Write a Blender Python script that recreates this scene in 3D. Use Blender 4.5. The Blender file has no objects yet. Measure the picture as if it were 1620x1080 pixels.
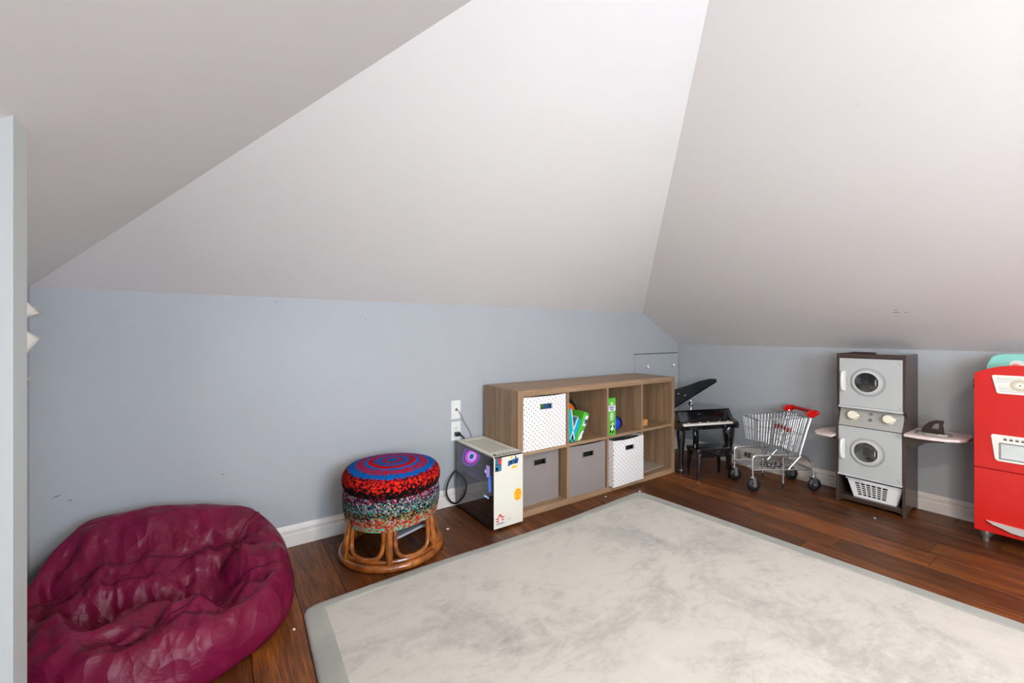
import bpy, bmesh, math, random
from mathutils import Vector, Matrix, noise
R = math.radians
PI = math.pi
scene = bpy.context.scene
COL = scene.collection

# ------------------------------------------------------------------ camera, world, lights, exposure
F_PX, YAW, HORIZON = 670.0, 55.55, 527.5
cam_d = bpy.data.cameras.new('camera'); cam = bpy.data.objects.new('camera', cam_d); COL.objects.link(cam)
cam_d.sensor_width = 36.0; cam_d.lens = 36.0*F_PX/1620.0
cam_d.shift_y = -(540.0-HORIZON)/1620.0
cam_d.clip_start = 0.02
cam.location = (-3.685, -2.5, 1.116)
cam.rotation_euler = (R(90), 0, R(YAW-90))
scene.camera = cam

vs = scene.view_settings
vs.view_transform = 'Standard'; vs.look = 'None'; vs.gamma = 1.0; vs.use_curve_mapping = False
vs.exposure = 0.22
scene.cycles.max_bounces = 7; scene.cycles.caustics_reflective = False; scene.cycles.caustics_refractive = False; scene.cycles.adaptive_threshold = 0.05

world = bpy.data.worlds.new('world'); scene.world = world; world.use_nodes = True
bg = world.node_tree.nodes['Background']
bg.inputs[0].default_value = (0.75, 0.87, 1.0, 1); bg.inputs[1].default_value = 1.0

def area_light(name, loc, rot, sx, sy, power, col):
    d = bpy.data.lights.new(name, 'AREA'); d.shape = 'RECTANGLE'; d.size = sx; d.size_y = sy
    d.energy = power; d.color = col
    o = bpy.data.objects.new(name, d); COL.objects.link(o); o.location = loc; o.rotation_euler = rot
    return o
# daylight that comes in through the gable window and through the window in the long low wall
area_light('daylight_gable', (-2.75, -4.72, 1.35), (R(90), 0, 0), 1.5, 1.15, 122, (0.70, 0.83, 1.0))
area_light('daylight_side', (-4.50, -3.65, 0.80), (0, R(-90), 0), 0.75, 1.25, 56, (0.97, 0.97, 1.0))
LAMP_POWER = 320

# ------------------------------------------------------------------ helpers: objects
def new_bm(): return bmesh.new()
def link(name, me, parent=None):
    o = bpy.data.objects.new(name, me); COL.objects.link(o)
    if parent is not None: o.parent = parent
    return o
def obj(name, bm, m, parent=None, bevel=0.0, smooth=False, seg=2, label=None, ang=35):
    if bevel > 0:
        bmesh.ops.bevel(bm, geom=list(bm.edges), offset=bevel, segments=seg, affect='EDGES', profile=0.5, clamp_overlap=True)
    bmesh.ops.recalc_face_normals(bm, faces=list(bm.faces))
    me = bpy.data.meshes.new(name); bm.to_mesh(me); bm.free()
    if m is not None: me.materials.append(m)
    if smooth:
        for p in me.polygons: p.use_smooth = True
        if ang: me.set_sharp_from_angle(angle=R(ang))
    o = link(name, me, parent)
    if label: o['label'] = label
    return o
def tag(o, label, cat, group=None):
    o['label'] = label; o['category'] = cat
    if group: o['group'] = group
    return o
def thing(name, label, cat, loc=(0,0,0), rz=0.0, group=None):
    o = bpy.data.objects.new(name, None); COL.objects.link(o)
    o.location = loc; o.rotation_euler = (0,0,rz); o.empty_display_size = 0.05
    return tag(o, label, cat, group)
def struct(o, label):
    o['kind'] = 'structure'; o['label'] = label; return o

def box(bm, x0,x1,y0,y1,z0,z1, M=None):
    c = [(x0,y0,z0),(x1,y0,z0),(x1,y1,z0),(x0,y1,z0),(x0,y0,z1),(x1,y0,z1),(x1,y1,z1),(x0,y1,z1)]
    v = [bm.verts.new((M @ Vector(p)) if M is not None else p) for p in c]
    for f in ((0,3,2,1),(4,5,6,7),(0,1,5,4),(1,2,6,5),(2,3,7,6),(3,0,4,7)): bm.faces.new([v[i] for i in f])
    return v
def B(*a, M=None):
    bm = new_bm(); box(bm,*a,M=M); return bm
def prism(bm, pts, axis, a, b, M=None):
    """polygon pts (2-D) extruded from a to b along an axis: 'x' pts are (y,z), 'y' pts are (x,z), 'z' pts are (x,y)"""
    def P(p,t):
        q = {'x':(t,p[0],p[1]),'y':(p[0],t,p[1]),'z':(p[0],p[1],t)}[axis]
        return (M @ Vector(q)) if M is not None else q
    A = [bm.verts.new(P(p,a)) for p in pts]; C = [bm.verts.new(P(p,b)) for p in pts]
    n = len(pts)
    bm.faces.new(A); bm.faces.new(C[::-1])
    for i in range(n): bm.faces.new((A[i],A[(i+1)%n],C[(i+1)%n],C[i]))
def PR(pts, axis, a, b, M=None):
    bm = new_bm(); prism(bm,pts,axis,a,b,M); return bm
def tube(bm, pts, r, n=8, closed=False, cap=True):
    pts = [Vector(p) for p in pts]; N = len(pts); rings = []
    rr = r if isinstance(r,(list,tuple)) else [r]*N
    up = None
    for i,p in enumerate(pts):
        if closed: t = pts[(i+1)%N]-pts[i-1]
        else: t = pts[min(i+1,N-1)]-pts[max(i-1,0)]
        t.normalize()
        if up is None:
            up = Vector((0,0,1)) if abs(t.z)<0.9 else Vector((1,0,0))
        s = t.cross(up)
        if s.length < 1e-6: s = t.orthogonal()
        s.normalize(); up = s.cross(t).normalized()
        rings.append([bm.verts.new(p + (s*math.cos(2*PI*k/n)+up*math.sin(2*PI*k/n))*rr[i]) for k in range(n)])
    M = N if closed else N-1
    for i in range(M):
        a,b = rings[i], rings[(i+1)%N]
        for k in range(n): bm.faces.new((a[k],a[(k+1)%n],b[(k+1)%n],b[k]))
    if cap and not closed:
        bm.faces.new(rings[0][::-1]); bm.faces.new(rings[-1])
def T(pts, r, n=8, closed=False):
    bm = new_bm(); tube(bm,pts,r,n,closed); return bm
def smooth_pts(pts, sub=6, closed=False):
    P = [Vector(p) for p in pts]; N=len(P); out=[]
    rng = range(N if closed else N-1)
    for i in rng:
        p0=P[i-1] if (closed or i>0) else P[0]; p1=P[i]; p2=P[(i+1)%N]; p3=P[(i+2)%N] if (closed or i+2<N) else P[-1]
        for k in range(sub):
            t=k/sub
            out.append(0.5*((2*p1)+(p2-p0)*t+(2*p0-5*p1+4*p2-p3)*t*t+(3*p1-p0-3*p2+p3)*t**3))
    if not closed: out.append(P[-1])
    return out
def lathe(bm, prof, n=32, c=(0,0,0), axis='z', sx=1.0, sy=1.0):
    """profile of (radius, height); closed by poles where radius is 0"""
    def P(r,h,k):
        x=r*math.cos(2*PI*k/n)*sx; y=r*math.sin(2*PI*k/n)*sy
        q = {'z':(x,y,h),'y':(x,h,y),'x':(h,x,y)}[axis]
        return (q[0]+c[0],q[1]+c[1],q[2]+c[2])
    rings=[]
    for r,h in prof:
        rings.append([bm.verts.new(P(0,h,0))] if r<1e-6 else [bm.verts.new(P(r,h,k)) for k in range(n)])
    for a,b in zip(rings,rings[1:]):
        for k in range(n):
            k2=(k+1)%n
            if len(a)==1 and len(b)==1: continue
            if len(a)==1: bm.faces.new((a[0],b[k2],b[k]))
            elif len(b)==1: bm.faces.new((a[k],a[k2],b[0]))
            else: bm.faces.new((a[k],a[k2],b[k2],b[k]))
    if len(rings[0])>1: bm.faces.new(rings[0][::-1])
    if len(rings[-1])>1: bm.faces.new(rings[-1])
def LA(prof, n=32, c=(0,0,0), axis='z', sx=1.0, sy=1.0):
    bm=new_bm(); lathe(bm,prof,n,c,axis,sx,sy); return bm
def ring_plate(bm, outer, inner, axis, a, b):
    """frame between two polygons of equal vertex count, extruded"""
    def P(p,t): return {'x':(t,p[0],p[1]),'y':(p[0],t,p[1]),'z':(p[0],p[1],t)}[axis]
    n=len(outer)
    V=[[bm.verts.new(P(p,t)) for p in L] for L in (outer,inner) for t in (a,b)]
    oa,ob,ia,ib=V
    for i in range(n):
        j=(i+1)%n
        bm.faces.new((oa[i],oa[j],ob[j],ob[i])); bm.faces.new((ia[i],ib[i],ib[j],ia[j]))
        bm.faces.new((oa[i],ia[i],ia[j],oa[j])); bm.faces.new((ob[i],ob[j],ib[j],ib[i]))
def ellipse(cx,cy,rx,ry,n=32,ph=0): return [(cx+rx*math.cos(2*PI*k/n+ph),cy+ry*math.sin(2*PI*k/n+ph)) for k in range(n)]
def rrect(x0,x1,y0,y1,r,n=4):
    out=[]
    for cx,cy,a in ((x1-r,y1-r,0),(x0+r,y1-r,90),(x0+r,y0+r,180),(x1-r,y0+r,270)):
        for k in range(n+1): out.append((cx+r*math.cos(R(a+90*k/n)),cy+r*math.sin(R(a+90*k/n))))
    return out
def text_bm(s, size, M, depth=0.0004, shear=0.0, bold=0.0):
    cu=bpy.data.curves.new('lettering','FONT'); cu.body=s; cu.size=size; cu.extrude=depth; cu.shear=shear; cu.offset=bold
    cu.align_x='CENTER'; cu.align_y='CENTER'; cu.resolution_u=3
    o=bpy.data.objects.new('lettering',cu); COL.objects.link(o)
    dg=bpy.context.evaluated_depsgraph_get(); me=bpy.data.meshes.new_from_object(o.evaluated_get(dg))
    bm=new_bm(); bm.from_mesh(me); bmesh.ops.transform(bm,matrix=M,verts=list(bm.verts))
    bpy.data.objects.remove(o); bpy.data.curves.remove(cu); bpy.data.meshes.remove(me)
    return bm
def face_M(x,y,z):   # text lying in the local xz plane, facing -y
    return Matrix.Translation((x,y,z)) @ Matrix.Rotation(R(90),4,'X')

# ------------------------------------------------------------------ helpers: materials
def lin(c):
    out=[]
    for v in c[:3]:
        v/=255.0; out.append(v/12.92 if v<=0.04045 else ((v+0.055)/1.055)**2.4)
    return tuple(out)+(1.0,)
class NT:
    def __init__(s,name):
        s.m=bpy.data.materials.new(name); s.m.use_nodes=True; s.t=s.m.node_tree; s.n=s.t.nodes; s.l=s.t.links
        s.b=s.n['Principled BSDF']; s.out=s.n['Material Output']
    def add(s,t,**k):
        n=s.n.new(t)
        for a,v in k.items(): setattr(n,a,v)
        return n
    def wire(s,a,b): s.l.new(a,b)
    def setin(s,sock,v):
        if hasattr(v,'is_output') or isinstance(v,bpy.types.NodeSocket): s.l.new(v,sock)
        else: sock.default_value=v
    def math(s,op,a,b=None,c=None):
        n=s.add('ShaderNodeMath',operation=op)
        for i,v in enumerate((a,b,c)):
            if v is not None: s.setin(n.inputs[i],v)
        return n.outputs[0]
    def coord(s,kind='Object',scale=(1,1,1),loc=(0,0,0),rot=(0,0,0)):
        t=s.add('ShaderNodeTexCoord'); mp=s.add('ShaderNodeMapping')
        mp.inputs['Scale'].default_value=scale; mp.inputs['Location'].default_value=loc; mp.inputs['Rotation'].default_value=rot
        s.l.new(t.outputs[kind],mp.inputs[0]); return mp.outputs[0]
    def noise(s,vec,scale,detail=4,rough=0.55,dist=0.0):
        n=s.add('ShaderNodeTexNoise'); s.l.new(vec,n.inputs['Vector']); n.inputs['Scale'].default_value=scale
        n.inputs['Detail'].default_value=detail; n.inputs['Roughness'].default_value=rough; n.inputs['Distortion'].default_value=dist
        return n.outputs['Fac']
    def ramp(s,fac,stops,const=False):
        n=s.add('ShaderNodeValToRGB'); s.l.new(fac,n.inputs[0]); cr=n.color_ramp
        if const: cr.interpolation='CONSTANT'
        while len(cr.elements)<len(stops): cr.elements.new(0.5)
        for e,(p,c) in zip(cr.elements,stops): e.position=p; e.color=c
        return n.outputs[0]
    def mix(s,fac,a,b,mode='MIX'):
        n=s.add('ShaderNodeMix',data_type='RGBA',blend_type=mode)
        s.setin(n.inputs[0],fac); s.setin(n.inputs[6],a); s.setin(n.inputs[7],b); return n.outputs[2]
    def bump(s,h,strength=0.3,dist=0.002,sock='Normal'):
        n=s.add('ShaderNodeBump'); n.inputs['Strength'].default_value=strength; n.inputs['Distance'].default_value=dist
        s.l.new(h,n.inputs['Height']); s.l.new(n.outputs[0],s.b.inputs[sock])
    def base(s,v): s.setin(s.b.inputs['Base Color'],v)
    def rough(s,v): s.setin(s.b.inputs['Roughness'],v)
def shade(c,k): return tuple(min(1,x*k) for x in c[:3])+(1.0,)
def pbr(name,c,rough=0.5,metal=0.0,var=0.08,scale=6.0,bump=0.0,bscale=120.0,coat=0.0,sheen=0.0,spec=0.5):
    k=NT(name); c=lin(c); v=k.coord()
    f=k.noise(v,scale,3)
    k.base(k.ramp(f,[(0.3,shade(c,1-var)),(0.7,shade(c,1+var))]))
    k.rough(rough); k.b.inputs['Metallic'].default_value=metal
    k.b.inputs['Coat Weight'].default_value=coat; k.b.inputs['Sheen Weight'].default_value=sheen
    k.b.inputs['Specular IOR Level'].default_value=spec
    if bump>0: k.bump(k.noise(v,bscale,2),bump,0.001)
    return k.m
def emit(name,c,strength,rough=0.4):
    k=NT(name); k.base(lin(c)); k.b.inputs['Emission Color'].default_value=lin(c); k.b.inputs['Emission Strength'].default_value=strength
    k.rough(rough); return k.m
def wood(name,c1,c2,axis,scale=1.0,rough=0.5,bump=0.1):
    """axis: direction of the grain"""
    k=NT(name); st={'x':(0.6,14,14),'y':(14,0.6,14),'z':(14,14,0.6)}[axis]
    v=k.coord(scale=tuple(a*scale for a in st)); f=k.noise(v,2.0,5,0.6,0.6)
    v2=k.coord(scale=tuple(a*scale*4 for a in st)); g=k.noise(v2,3.0,3,0.6)
    h=k.math('ADD',k.math('MULTIPLY',f,0.65),k.math('MULTIPLY',g,0.35))
    k.base(k.ramp(h,[(0.32,lin(c1)),(0.5,lin(tuple((a+b)/2 for a,b in zip(c1,c2)))),(0.68,lin(c2))]))
    k.rough(rough); k.bump(h,bump,0.001); return k.m
def dots(name,base,dot,pitch,rad):
    k=NT(name); t=k.add('ShaderNodeTexCoord'); sp=k.add('ShaderNodeSeparateXYZ'); k.wire(t.outputs['Object'],sp.inputs[0])
    cb=k.add('ShaderNodeCombineXYZ'); k.wire(k.math('ADD',sp.outputs[0],sp.outputs[1]),cb.inputs[0]); k.wire(sp.outputs[2],cb.inputs[1])
    mp=k.add('ShaderNodeMapping'); mp.inputs['Rotation'].default_value=(0,0,R(40)); k.wire(cb.outputs[0],mp.inputs[0])
    vo=k.add('ShaderNodeTexVoronoi',voronoi_dimensions='2D'); vo.inputs['Scale'].default_value=1/pitch; vo.inputs['Randomness'].default_value=0.12
    k.wire(mp.outputs[0],vo.inputs['Vector'])
    m=k.math('LESS_THAN',vo.outputs['Distance'],rad/pitch)
    k.base(k.mix(m,lin(base),lin(dot))); k.rough(0.8)
    w=k.noise(k.coord(),400,1); k.bump(w,0.15,0.0005); return k.m

M={}
def wall_mat(name,c,var=0.03):
    k=NT(name); c=lin(c); v=k.coord(); f=k.noise(v,1.7,4,0.6)
    col=k.ramp(f,[(0.3,shade(c,1-var)),(0.7,shade(c,1+var))])
    g=k.noise(v,9.0,3,0.7)    # faint scuffs
    col=k.mix(k.ramp(g,[(0.70,(0,0,0,1)),(0.78,(0.25,0.25,0.25,1))]),col,shade(c,0.82))
    k.base(col); k.rough(0.55); k.bump(k.noise(v,260,2),0.08,0.0006); return k.m
M['wall']=wall_mat('blue_grey_paint',(174,178,181))
M['ceil']=wall_mat('white_ceiling_paint',(231,226,222),0.012)
M['part']=wall_mat('pale_grey_paint',(176,179,178),0.02)
M['trim']=pbr('white_trim_paint',(226,221,214),0.4,var=0.03)
M['white']=pbr('white_plastic',(232,231,228),0.35,var=0.02)

def plank_mat():
    k=NT('dark_oak_laminate'); oi=k.add('ShaderNodeObjectInfo'); rnd=oi.outputs['Random']
    t=k.add('ShaderNodeTexCoord'); off=k.add('ShaderNodeCombineXYZ')
    k.wire(k.math('MULTIPLY',rnd,37.0),off.inputs[0]); k.wire(k.math('MULTIPLY',rnd,71.0),off.inputs[1])
    ad=k.add('ShaderNodeVectorMath',operation='ADD'); k.wire(t.outputs['Object'],ad.inputs[0]); k.wire(off.outputs[0],ad.inputs[1])
    mp=k.add('ShaderNodeMapping'); mp.inputs['Scale'].default_value=(9,0.9,9); k.wire(ad.outputs[0],mp.inputs[0])
    f=k.noise(mp.outputs[0],1.6,6,0.62,1.6)
    mp2=k.add('ShaderNodeMapping'); mp2.inputs['Scale'].default_value=(70,3.5,70); k.wire(ad.outputs[0],mp2.inputs[0])
    g=k.noise(mp2.outputs[0],2.0,3,0.6,0.4)
    h=k.math('ADD',k.math('MULTIPLY',f,0.55),k.math('MULTIPLY',g,0.45))
    col=k.ramp(h,[(0.30,lin((40,19,6))),(0.43,lin((86,45,15))),(0.54,lin((120,67,24))),(0.70,lin((164,97,38)))])
    tone=k.ramp(rnd,[(0.0,(0.52,0.50,0.48,1)),(0.5,(0.78,0.76,0.74,1)),(0.85,(1.0,0.97,0.92,1)),(1.0,(1.3,1.25,1.1,1))])
    k.base(k.mix(1.0,col,tone,'MULTIPLY')); k.rough(k.ramp(h,[(0.3,(0.5,)*3+(1,)),(0.7,(0.4,)*3+(1,))])); k.bump(h,0.25,0.001)
    return k.m
M['plank']=plank_mat()
M['subfloor']=pbr('dark_joint',(32,18,10),0.8)

# ------------------------------------------------------------------ room shell
HA,HB=1.303,1.012; MA,MB,MC=0.569,0.542,0.640; WX=-4.321; SY=-4.6
HIPX=-(HA-HB)/MB
RX=(HB-(HA-MC*WX))/(MC+MB); RZ=HB-MB*RX; RY=-(RZ-HA)/MA
TH=0.10
def slab(pts, nrm):
    bm=new_bm(); n=Vector(nrm).normalized()*TH
    a=[bm.verts.new(p) for p in pts]; b=[bm.verts.new(Vector(p)+n) for p in pts]
    bm.faces.new(a); bm.faces.new(b[::-1])
    for i in range(len(pts)): bm.faces.new((a[i],a[(i+1)%len(pts)],b[(i+1)%len(pts)],b[i]))
    return bm
floor=struct(obj('floor',B(WX-TH,TH,SY-TH,TH,-0.10,-0.012),M['subfloor']),'dark oak plank floor of the attic room')
# planks run along the low right-hand wall, 0.18 m wide
PW=0.18
joint={2:-1.352,4:-1.954,5:-1.613}
random.seed(11)
plank_len=1.22; plank_cache={}
def plank_mesh(w,l):
    key=(round(w,3),round(l,3))
    if key not in plank_cache:
        bm=B(-w/2+0.0008,w/2-0.0008,-l/2+0.0008,l/2-0.0008,-0.012,0.0)
        bmesh.ops.bevel(bm,geom=[e for e in bm.edges if all(v.co.z>-0.001 for v in e.verts)],offset=0.0011,segments=1,affect='EDGES')
        bmesh.ops.recalc_face_normals(bm,faces=list(bm.faces))
        me=bpy.data.meshes.new('plank'); bm.to_mesh(me); bm.free(); me.materials.append(M['plank']); plank_cache[key]=me
    return plank_cache[key]
c=0
while -(c+1)*PW > WX-PW:
    xr=-c*PW; xl=max(-(c+1)*PW,WX)
    w=xr-xl; c+=1
    if w<0.01: continue
    j=joint.get(c-1, -random.choice([0.1,0.3,0.5,0.7,0.9,1.1]))
    edges=[]
    y=j
    while y<0: y+=plank_len
    edges=[0.0]; y-=plank_len
    while y>SY:
        if edges[-1]-y>0.03: edges.append(y)
        y-=plank_len
    edges.append(SY)
    for a,b in zip(edges,edges[1:]):
        if b>-0.01 and a-b<0.02: continue
        o=link('plank',plank_mesh(w,a-b),floor); o.location=((xl+xr)/2,(a+b)/2,0)

# walls
struct(obj('wall_left',PR([(WX-TH,0-0.0),(TH,0.0),(TH,HB+0.02),(0,HB),(HIPX,HA),(WX,HA),(WX-TH,HA)],'y',0.0,TH),M['wall']),'low blue grey knee wall behind the cube shelf')
wl=bpy.data.objects['wall_left']
struct(obj('wall_right',B(0,TH,SY-TH,0,0,HB),M['wall']),'low grey knee wall behind the toy appliances')
S0,S1,SZ0,SZ1=-4.3,-3.0,0.42,1.18
sv=new_bm()
for a in ((S1,0,0,HA),(SY-TH,S0,0,HA),(S0,S1,0,SZ0),(S0,S1,SZ1,HA)): box(sv,WX-TH,WX,*a)
struct(obj('wall_side',sv,M['wall']),'low knee wall beside the bean bag')
# gable wall behind the camera with a window opening
WX0,WX1,WZ0,WZ1=-3.5,-2.0,0.78,1.92
gv=new_bm()
prism(gv,[(WX,0),(WX0,0),(WX0,HA+MC*(WX0-WX)),(WX,HA)],'y',SY-TH,SY)
prism(gv,[(WX1,0),(0,0),(0,HB),(WX1,HB-MB*WX1)],'y',SY-TH,SY)
prism(gv,[(WX0,0),(WX1,0),(WX1,WZ0),(WX0,WZ0)],'y',SY-TH,SY)
prism(gv,[(WX0,WZ1),(WX1,WZ1),(WX1,HB-MB*WX1),(RX,RZ),(WX0,HA+MC*(WX0-WX))],'y',SY-TH,SY)
struct(obj('wall_gable',gv,M['wall']),'gable end wall with the window')
win=struct(thing('window_1','white framed gable window','window',(WX0,SY-0.07,WZ0)),'white framed gable window')
del win['category']
ww,wh=WX1-WX0,WZ1-WZ0
for a in ((0,ww,0,0.06,0,0.05),(0,ww,0,0.06,wh-0.05,wh),(0,0.05,0,0.06,0.05,wh-0.05),(ww-0.05,ww,0,0.06,0.05,wh-0.05)):
    obj('window_frame',B(*a),M['trim'],win,bevel=0.004)
obj('mullion',B(ww/2-0.03,ww/2+0.03,0,0.06,0.05,wh-0.05),M['trim'],win,bevel=0.004)
g=NT('window_glass'); tr=g.add('ShaderNodeBsdfTransparent'); gl=g.add('ShaderNodeBsdfGlossy'); gl.inputs['Roughness'].default_value=0.02
mx=g.add('ShaderNodeMixShader'); mx.inputs[0].default_value=0.06; g.wire(tr.outputs[0],mx.inputs[1]); g.wire(gl.outputs[0],mx.inputs[2]); g.wire(mx.outputs[0],g.out.inputs[0])
for x0,x1 in ((0.05,ww/2-0.03),(ww/2+0.03,ww-0.05)):
    obj('window_pane',B(x0,x1,0.025,0.031,0.05,wh-0.05),g.m,win)
win2=struct(thing('window_2','low white framed side window','window',(WX-0.07,S0,SZ0)),'low white framed side window'); del win2['category']
sw,sh2=S1-S0,SZ1-SZ0
for a in ((0,0.06,0,sw,0,0.05),(0,0.06,0,sw,sh2-0.05,sh2),(0,0.06,0,0.05,0.05,sh2-0.05),(0,0.06,sw-0.05,sw,0.05,sh2-0.05)):
    obj('window_frame',B(*a),M['trim'],win2,bevel=0.004)
obj('window_pane',B(0.025,0.031,0.05,sw-0.05,0.05,sh2-0.05),g.m,win2)
# sloping ceilings
apex=(RX,RY,RZ)
struct(obj('ceiling',slab([(WX,0,HA),(HIPX,0,HA),apex],(0,MA,1)),M['ceil']),'white sloping ceiling above the cube shelf')
struct(obj('ceiling',slab([(HIPX,0,HA),(0,0,HB),(0,SY,HB),(RX,SY,RZ),apex],(MB,0,1)),M['ceil']),'white sloping ceiling above the toy appliances')
struct(obj('ceiling',slab([(WX,SY,HA),(WX,0,HA),apex,(RX,SY,RZ)],(-MC,0,1)),M['ceil']),'shaded sloping ceiling above the bean bag')
cb2=bpy.data.objects['ceiling.001']
for x,y,l in ((-0.421,-1.727,0.030),(-0.418,-1.768,0.014),(-0.445,-1.730,0.020)):
    m=Matrix.Translation((x,y,HB-MB*x))@Matrix.Rotation(math.atan(MB),4,'Y')
    obj('scuff_mark',B(-0.003,0.003,-l/2,l/2,-0.0008,0.0006,M=m),pbr('scuff_on_ceiling',(158,146,136),0.8),cb2)
# short partition by the bean bag, cut off along the slope
px1=-3.996
struct(obj('wall_partition',PR([(WX,0),(px1,0),(px1,HA+MC*(px1-WX)+0.0),(WX,HA)],'y',-1.357,-1.290),M['part']),'pale grey end of a short partition wall at the picture edge')

# baseboards with a stepped, moulded profile
def baseboard(name,a,b,nrm,label):
    prof=[(0,0),(0.017,0),(0.017,0.060),(0.0115,0.065),(0.0115,0.076),(0.0155,0.080),(0.0155,0.084),(0.008,0.091),(0.006,0.100),(0.002,0.106),(0,0.107)]
    bm=new_bm(); a=Vector(a); b=Vector(b); n=Vector(nrm)
    A=[bm.verts.new(a+n*p+Vector((0,0,z))) for p,z in prof]; C=[bm.verts.new(b+n*p+Vector((0,0,z))) for p,z in prof]
    bm.faces.new(A); bm.faces.new(C[::-1])
    for i in range(len(prof)): bm.faces.new((A[i],A[(i+1)%len(prof)],C[(i+1)%len(prof)],C[i]))
    return struct(obj(name,bm,M['trim']),label)
baseboard('baseboard_left',(WX,0,0),(0,0,0),(0,-1,0),'white moulded baseboard along the blue grey wall')
baseboard('baseboard_right',(0,-0.015,0),(0,SY,0),(-1,0,0),'white moulded baseboard behind the toy appliances')
# painted access panel with two knobs in the corner
dr=struct(thing('door_1','','door',(-0.65,0,0)),'painted access panel with two white knobs in the corner'); del dr['category']
obj('panel',B(0,0.634,-0.012,0.0,0.115,0.928),M['wall'],dr,bevel=0.002)
obj('gap',B(0,0.634,-0.004,0.0,0.928,0.934),pbr('dark_gap',(50,50,52),0.9),dr)
for x in (0.148,0.534):
    obj('door_knob',LA([(0,-0.045),(0.012,-0.044),(0.016,-0.038),(0.015,-0.030),(0.008,-0.024),(0.007,-0.012)],16,(x,0,0.817),'y'),M['white'],dr,smooth=True)
# scuffs and nicks on the long wall
mk=pbr('scuff',(78,80,84),0.8)
for x,z,l,a in ((-4.245,0.445,0.035,-14),(-4.205,0.42,0.018,-30),(-3.68,0.43,0.02,8),(-3.0,1.20,0.012,60),(-3.45,1.28,0.014,4)):
    m=Matrix.Translation((x,0,z))@Matrix.Rotation(R(a),4,'Y')
    obj('scuff_mark',PR([(-l/2,0),(0,-0.0018),(l/2,0.0006),(0,0.0016)],'y',-0.0006,0.0002,m),mk,wl)

# ------------------------------------------------------------------ ceiling lamp (above the frame), plus an unseen fill lamp added behind it
dm=NT('opal_glass_lit'); dm.base((1,1,1,1)); dm.b.inputs['Emission Color'].default_value=(1,0.83,0.63,1); dm.b.inputs['Emission Strength'].default_value=LAMP_POWER
for LX,LY,lab in ((RX,-3.05,'white cylinder ceiling light on the ridge above the rug'),(RX,-4.15,'added white cylinder fill light, unseen, on the ridge near the gable window')):
    lz=RZ
    lamp=thing('ceiling_and_fill_light',lab,'light',(LX,LY,lz),0,'cylinder ceiling lights')
    can=new_bm()      # open can, cut to the slope at the top
    n_=32; rows_=[]
    for r_,zz in ((0.100,None),(0.100,-0.125),(0.092,-0.125),(0.092,-0.110),(0.0,-0.110)):
        rows_.append([can.verts.new((r_*math.cos(2*PI*i/n_),r_*math.sin(2*PI*i/n_),(-(MB if math.cos(2*PI*i/n_)>0 else MC)*abs(r_*math.cos(2*PI*i/n_))-0.001) if zz is None else zz)) for i in range(n_)] if r_>0 else [can.verts.new((0,0,zz))])
    for a_,b_ in zip(rows_,rows_[1:]):
        for i in range(n_):
            if len(b_)==1: can.faces.new((a_[i],a_[(i+1)%n_],b_[0]))
            else: can.faces.new((a_[i],a_[(i+1)%n_],b_[(i+1)%n_],b_[i]))
    obj('housing',can,M['white'],lamp,smooth=True)
    obj('lens',LA([(0,-0.111),(0.090,-0.111),(0.090,-0.114),(0,-0.114)],32),dm.m,lamp)

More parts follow.
